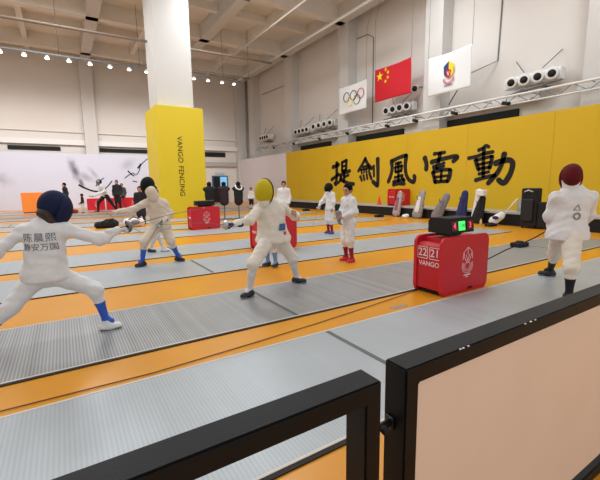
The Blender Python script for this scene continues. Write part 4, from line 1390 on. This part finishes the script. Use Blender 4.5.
person('person all in black standing between the red cabinets near the mural', J, 1.95, f, f, None, 0.028, jacket=M_BLKCLOTH, pants=M_BLKCLOTH, long_trousers=True, ground=G)
J, f = stand(3.62, 29.4, 1.75, math.radians(250), ground=G)
person('person in black with grey sleeves far back, second from the yellow pillar', J, 1.75, f, f, None, 0.03, jacket=mat('charcoal clothing', (60, 58, 64), 0.85), pants=M_BLKCLOTH, long_trousers=True, ground=G)
J, f = stand(6.1, 30.5, 1.72, math.radians(250))
person('person in black far back just left of the yellow pillar', J, 1.72, f, f, None, 0.03, jacket=M_BLKCLOTH, pants=M_BLKCLOTH, long_trousers=True)
J, f = stand(8.2, 24.5, 1.35, math.radians(240), ground=G)
person('person in white with dark hair just right of the pillar, above the black scoring machine', J, 1.35, f, f, None, 0.028, jacket=M_CLOTH, pants=M_CLOTH, ground=G)
J, f = stand(10.2, 22.0, 1.35, math.radians(240), ground=G)
person('person in white with dark hair between the scarf dress form and the yellow mask', J, 1.35, f, f, None, 0.028, jacket=M_CLOTH, pants=M_BLKCLOTH, ground=G)

# printing on clothes
lx = unit(np.array([0.94, -0.30, 0.0]))
for s_, z, size, x, spc in (('\u9648\u6668\u7199', 1.045, 0.088, -0.262, 1.12), ('\u9759\u5b89\u4e07\u56fd', 0.955, 0.074, -0.262, 1.0)):
    PRINTS.append((s_, z, size, x, spc))


def back_print(person_root, s, size, center, ux, uy, m, name='back_lettering', spacing=1.0, lift=0.004):
    """lettering laid on the clothes: every vertex is pressed onto the jacket surface"""
    jk = [c for c in person_root.children if c.name.startswith('jacket') or c.name.startswith('breeches')]
    o = text(name, s, size, center, ux, uy, m, person_root, 0.0, 'CENTER', spacing)
    bm = bmesh.new()
    bm.from_mesh(o.data)
    bmesh.ops.triangulate(bm, faces=bm.faces)
    bmesh.ops.subdivide_edges(bm, edges=[e for e in bm.edges if e.calc_length() > size * 0.12], cuts=2)
    nz = Vector(ux).normalized().cross(Vector(uy).normalized())
    from mathutils.bvhtree import BVHTree
    trees = []
    for j in jk:
        me = j.data
        trees.append(BVHTree.FromPolygons([v.co for v in me.vertices], [tuple(p.vertices) for p in me.polygons]))
    lost = []
    for v in bm.verts:
        best = None
        for t in trees:
            hit = t.ray_cast(v.co + nz * 0.6, -nz, 1.2)
            if hit[0] is not None and (best is None or (hit[0] - v.co).dot(nz) > (best - v.co).dot(nz)):
                best = hit[0]
        if best is not None:
            v.co = best + nz * lift
        else:
            lost.append(v)
    bmesh.ops.delete(bm, geom=lost, context='VERTS')
    bm.to_mesh(o.data)
    bm.free()
    return o


nb = unit(np.array([-0.25, -0.97, 0.0]))
ub = unit(np.cross(UP, nb))
for s_, z, size, x, spc in PRINTS:
    back_print(pL, s_, size, (x, 4.0, z), ub, (0, 0, 1), M_PRINT, 'back_lettering', spc)
nr = unit(np.array([-0.55, -0.84, 0.0]))
ur = unit(np.cross(UP, nr))
back_print(pR, '\u25b3', 0.10, (5.34, 2.0, 1.17), ur, (0, 0, 1), M_PRINT, 'back_mark')
back_print(pR, '\u25ce', 0.12, (5.34, 2.0, 1.06), ur, (0, 0, 1), M_PRINT, 'back_mark')
nc = unit(np.array([-0.35, -0.94, 0.0]))
uc = unit(np.cross(UP, nc))
back_print(pC, '\u25a0', 0.13, (2.46, 4.3, 0.93), uc, (0.15, 0, 1), mat('blue chest patch', (70, 96, 150), 0.7), 'blue_patch', 1.0, 0.014)
back_print(pC, '\u25a0', 0.06, (2.50, 4.3, 0.84), uc, (0, 0, 1), mat('red chest patch', (200, 60, 70), 0.7), 'red_patch')

# ------------------------------------------------------------------ bags and small things along the ledge


def gear_bag(label, x, y, h, w, lean, m, m2, fold=None):
    """tall fencing bag standing on its end: body, lid panel, pocket, straps, wheels"""
    T = thing('fencing_bag', label, 'bag', (x, y, 0), 'fencing bags along the ledge')
    top = np.array([x + 0.12, y + lean, h])
    bot = np.array([x, y, 0.07])
    prims = [C(bot + np.array([0, 0, 0.10]), top - np.array([0, 0, 0.12]), w * 0.5, w * 0.30, ((1, 0, 0), 0.55))]
    sdf_mesh('bag_body', prims, 0.018, m, T, k=0.03, wrinkle=0.005, clips=[((0, 0, 0.03), UP)])
    d = unit(top - bot)
    pc0, pc1 = bot * 0.75 + top * 0.25, bot * 0.3 + top * 0.7
    sh = np.array([-w * 0.22, 0, 0])
    sdf_mesh('front_pocket', [C(pc0 + sh, pc1 + sh * 0.9, w * 0.24, w * 0.16, ((1, 0, 0), 0.45))], 0.016, m2, T, wrinkle=0.003)
    tube('handle', [pc1 + sh * 1.5 + np.array([-0.02, 0.05, 0.1]), pc1 + sh * 1.8 + np.array([-0.05, 0.02, 0.04]), pc1 + sh * 1.6 + np.array([-0.02, 0, -0.05])], 0.014, M_DARK, T, 6)
    for q in (-1, 1):
        lathe('wheel', [(0.02, -0.02), (0.04, -0.015), (0.04, 0.015), (0.02, 0.02)], (x - 0.02, y + q * w * 0.36, 0.04), (0, 1, 0), M_DARK, T, 12)
    return T


M_PATT = mat('black and white printed bag cloth', (150, 148, 146), 0.8, var=0.85, vscale=9)
M_PATT2 = mat('pale printed bag cloth', (170, 160, 160), 0.8, var=0.6, vscale=10)
gear_bag('pale patterned fencing bag in front of the red cabinet on the ledge', 12.88, 12.15, 1.17, 0.42, -0.10, M_PATT2, mat('mauve bag cloth', (150, 90, 100), 0.8, var=0.4, vscale=8))
gear_bag('black and white patterned fencing bag with a white bundle at its foot', 12.88, 10.95, 1.20, 0.50, -0.16, M_PATT, M_WHITE)
gear_bag('grey fencing bag with maroon side leaning to the right', 12.88, 9.95, 1.08, 0.50, -0.36, M_GREYCLOTH, M_GREYCLOTH)
gear_bag('navy blue fencing bag right of the grey one', 12.88, 8.85, 1.20, 0.46, -0.06, M_NAVYBAG, M_NAVYBAG)
gb = gear_bag('white and black fencing bag topped by a white case, right of the navy bag', 12.86, 8.15, 1.02, 0.46, -0.08, M_BLKCLOTH, M_BLKCLOTH)
sdf_mesh('white_side', [C((12.92, 8.32, 0.2), (12.98, 8.2, 1.16), 0.12, 0.12, ((1, 0, 0), 0.5))], 0.02, M_WHITE, gb)
box('white_case', 12.76, 13.0, 7.90, 8.22, 1.02, 1.24, M_WHITE, gb, 0.03)
T = thing('fencing_bag', 'tall black fencing bag standing at the right end of the ledge', 'bag', (12.84, 6.28, 0), 'fencing bags along the ledge')
box('bag_body', 12.70, 13.04, 6.06, 6.56, 0.05, 1.30, M_BLKCLOTH, T, 0.05)
box('side_bag', 12.74, 13.02, 5.80, 6.06, 0.03, 0.86, M_BLKCLOTH, T, 0.05)
box('front_pocket', 12.64, 12.70, 6.14, 6.48, 0.25, 0.95, M_BLACK, T, 0.02)
tube('handle', [(12.68, 6.18, 1.18), (12.62, 6.30, 1.24), (12.68, 6.44, 1.18)], 0.016, M_WHITE, T, 6)
for q in (6.14, 6.48):
    lathe('wheel', [(0.02, -0.02), (0.045, -0.015), (0.045, 0.015), (0.02, 0.02)], (12.76, q, 0.045), (0, 1, 0), M_DARK, T, 12)
t = thing('cloth_bundle', 'small white bundle on the floor by the black and white patterned bag', 'bundle', (12.6, 11.35, 0))
sdf_mesh('bundle', [E((12.6, 11.35, 0.08), (0.14, 0.17, 0.09)), E((12.58, 11.25, 0.13), (0.09, 0.10, 0.07))], 0.014, M_WHITE, t, wrinkle=0.006, clips=[((0, 0, 0.002), UP)])
t = thing('plastic_bag', 'white and blue printed plastic bag slumped against the ledge', 'bag', (12.85, 7.35, 0))
sdf_mesh('bag_body', [C((12.8, 7.5, 0.14), (12.86, 7.25, 0.36), 0.16, 0.13, ((1, 0, 0), 0.6))], 0.016, M_WHITE, t, wrinkle=0.01, clips=[((0, 0, 0.003), UP)])
sdf_mesh('print_patch', [E((12.71, 7.38, 0.28), (0.04, 0.12, 0.06))], 0.014, M_NAVYBAG, t)
tag(tube('stick', [(12.9, 7.22, 0.36), (13.12, 6.88, 0.94)], 0.022, M_WHITE), 'white stick standing up out of the slumped plastic bag', 'stick')
t = thing('device_box', 'small pale grey box on the ledge beside the tall black bag', 'box', (13.5, 6.9, 0.46))
box('box_body', 13.38, 13.6, 6.72, 7.02, 0.46, 0.90, mat('pale grey box', (150, 160, 150), 0.6), t, 0.01)
box('box_face', 13.372, 13.38, 6.76, 6.98, 0.6, 0.86, M_LENO, t)
tag(lathe('drink_bottle', [(0.035, 0), (0.04, 0.02), (0.04, 0.16), (0.02, 0.2), (0.02, 0.24)], (12.3, 7.65, 0), (0, 0, 1), mat('tan bottle', (216, 180, 130), 0.5)), 'small tan bottle on the orange floor before the ledge', 'bottle')
tag(lathe('marker_cone', [(0.13, 0), (0.13, 0.03), (0.09, 0.04), (0.03, 0.42)], (13.5, 13.9, 0.46), (0, 0, 1), mat('red cone', (226, 50, 36), 0.5), None, 16), 'small red cone on the ledge left of the raised red cabinet', 'cone')


def reel(label, x, y, z=0.0):
    T = thing('cord_reel', label, 'reel', (x, y, 0), 'black cord reels')
    box('reel_case', x - 0.20, x + 0.20, y - 0.12, y + 0.12, z, z + 0.10, M_DARK, T, 0.02)
    lathe('drum', [(0.07, 0), (0.08, 0.01), (0.08, 0.03), (0.05, 0.035)], (x, y, z + 0.10), (0, 0, 1), M_BLACK, T, 14)


reel('black cord reel at the end of the piste behind the bareheaded standing person', 11.95, 14.0)
reel('black cord reel on the floor left of the pale patterned fencing bag', 12.15, 12.5)
reel('black cord reel on the floor right of the numbered red cabinet', 12.4, 7.35)
reel('black cord reel far back left of the burgundy socked child', 11.9, 18.2)
reel('black cord reel near the elbow of the dark red masked fencer', 8.9, 4.55, G)
tag(tube('floor_cable', [(4.12, 3.45, 0.01), (3.0, 3.30, 0.008), (2.2, 3.20, 0.008), (1.4, 3.12, 0.008), (0.5, 3.05, 0.008), (-1.5, 3.1, 0.008), (-4, 3.12, 0.008)], 0.0045, mat('brown cable', (96, 52, 24), 0.6), None, 6),
    'thin dark cable lying across the orange strip to the numbered cabinet', 'cable')
tag(box('floor_plate', 3.25, 3.5, 3.08, 3.14, 0, 0.006, M_STEEL), 'small grey metal plate set in the orange floor strip', 'plate')

# ------------------------------------------------------------------ dress forms, bags and boxes further back


def dress_form(label, x, y, yaw, scarf, m):
    T = thing('dress_form', label, 'dress form', (x, y, 0), 'black dress forms')
    prof_h = 0.82
    fl = (math.cos(yaw), math.sin(yaw), 0)
    sdf_mesh('torso', [C((x, y, prof_h), (x, y, prof_h + 0.28), 0.20, 0.19, (fl, 0.7)),
                       C((x, y, prof_h + 0.28), (x, y, prof_h + 0.48), 0.20, 0.21, (fl, 0.62)),
                       C((x - 0.20, y, prof_h + 0.55), (x + 0.20, y, prof_h + 0.55), 0.085),
                       C((x, y, prof_h + 0.58), (x, y, prof_h + 0.70), 0.07, 0.065)], 0.018, m, T, k=0.06, wrinkle=0.004)
    bm = bmesh.new()
    bmesh.ops.create_uvsphere(bm, u_segments=14, v_segments=10, radius=0.105, matrix=Matrix.Translation((x, y, prof_h + 0.76)))
    from_bm('cap', bm, M_BLKMESH, T, True)
    if scarf:
        ring = [(x + 0.14 * math.cos(a), y - 0.05 + 0.12 * math.sin(a), prof_h + 0.62 + 0.11 * math.sin(a)) for a in np.linspace(0, 2 * math.pi, 17)]
        tube('scarf', ring, 0.032, M_WHITE, T, 8)
    tube('pole', [(x, y, 0.03), (x, y, prof_h + 0.08)], 0.022, M_BLUESTEEL, T, 8)
    for dx, dy in ((0.34, 0), (-0.34, 0), (0, 0.28), (0, -0.28)):
        tube('foot', [(x, y, 0.045), (x + dx, y + dy, 0.02)], 0.02, M_BLUESTEEL, T, 6)


dress_form('black dress form on a blue pole, with a white scarf round its neck', 6.66, 15.7, -1.6, True, M_BLKCLOTH)
dress_form('dark dress form on a blue pole, between two other dress forms', 6.06, 15.9, -1.6, False, mat('dark plum cloth', (44, 30, 38), 0.85))
dress_form('black dress form next to the yellow pillar, right above the red cabinet', 5.42, 15.95, -1.6, False, M_BLKCLOTH)
t = thing('kit_bag', 'black kit bag lying on the floor right of the lunging fencer\'s arm', 'bag', (1.35, 15.6, 0))
sdf_mesh('bag_body', [C((1.02, 15.6, 0.12), (1.55, 15.6, 0.14), 0.13, 0.17), C((1.3, 15.6, 0.2), (1.5, 15.6, 0.26), 0.1, 0.1)], 0.02, M_BLKCLOTH, t, wrinkle=0.008, clips=[((0, 0, 0.003), UP)])
tube('strap', [(1.1, 15.48, 0.2), (1.3, 15.42, 0.34), (1.5, 15.46, 0.26)], 0.02, M_DARK, t, 6)
t = thing('kit_bag', 'white and grey kit bag on the floor under the beige fencer\'s outstretched arm', 'bag', (2.2, 15.4, 0))
sdf_mesh('bag_body', [C((2.0, 15.4, 0.16), (2.45, 15.4, 0.16), 0.17, 0.16)], 0.02, M_WHITE, t, wrinkle=0.008, clips=[((0, 0, 0.003), UP)])
sdf_mesh('dark_pocket', [E((2.25, 15.25, 0.18), (0.17, 0.06, 0.09))], 0.018, M_GREYCLOTH, t)
tube('strap', [(2.02, 15.3, 0.28), (2.2, 15.26, 0.4), (2.42, 15.3, 0.28)], 0.018, M_DARK, t, 6)
t = thing('storage_cabinet', 'orange cabinet standing before the mural at the left edge', 'cabinet', (-1.6, 28.3, 0))
box('cabinet_body', -2.1, -1.02, 28.0, 28.55, 0.05, 1.25, M_ORANGE, t, 0.02)
box('door', -2.06, -1.58, 27.98, 28.0, 0.1, 1.2, M_ORANGE, t, 0.004)
box('door', -1.54, -1.06, 27.98, 28.0, 0.1, 1.2, M_ORANGE, t, 0.004)
box('plinth', -2.05, -1.06, 28.05, 28.5, 0.0, 0.05, M_DARK, t)
t = thing('kit_bag', 'dark red bag lying flat before the mural, left of the small child', 'bag', (0.42, 26.2, 0))
sdf_mesh('bag_body', [C((0.15, 26.2, 0.10), (0.62, 26.2, 0.10), 0.12, 0.12)], 0.025, mat('dark red bag cloth', (130, 50, 60), 0.8), t, wrinkle=0.006, clips=[((0, 0, 0.003), UP)])
tube('strap', [(0.25, 26.1, 0.2), (0.40, 26.06, 0.27), (0.56, 26.1, 0.2)], 0.018, M_DARK, t, 6)
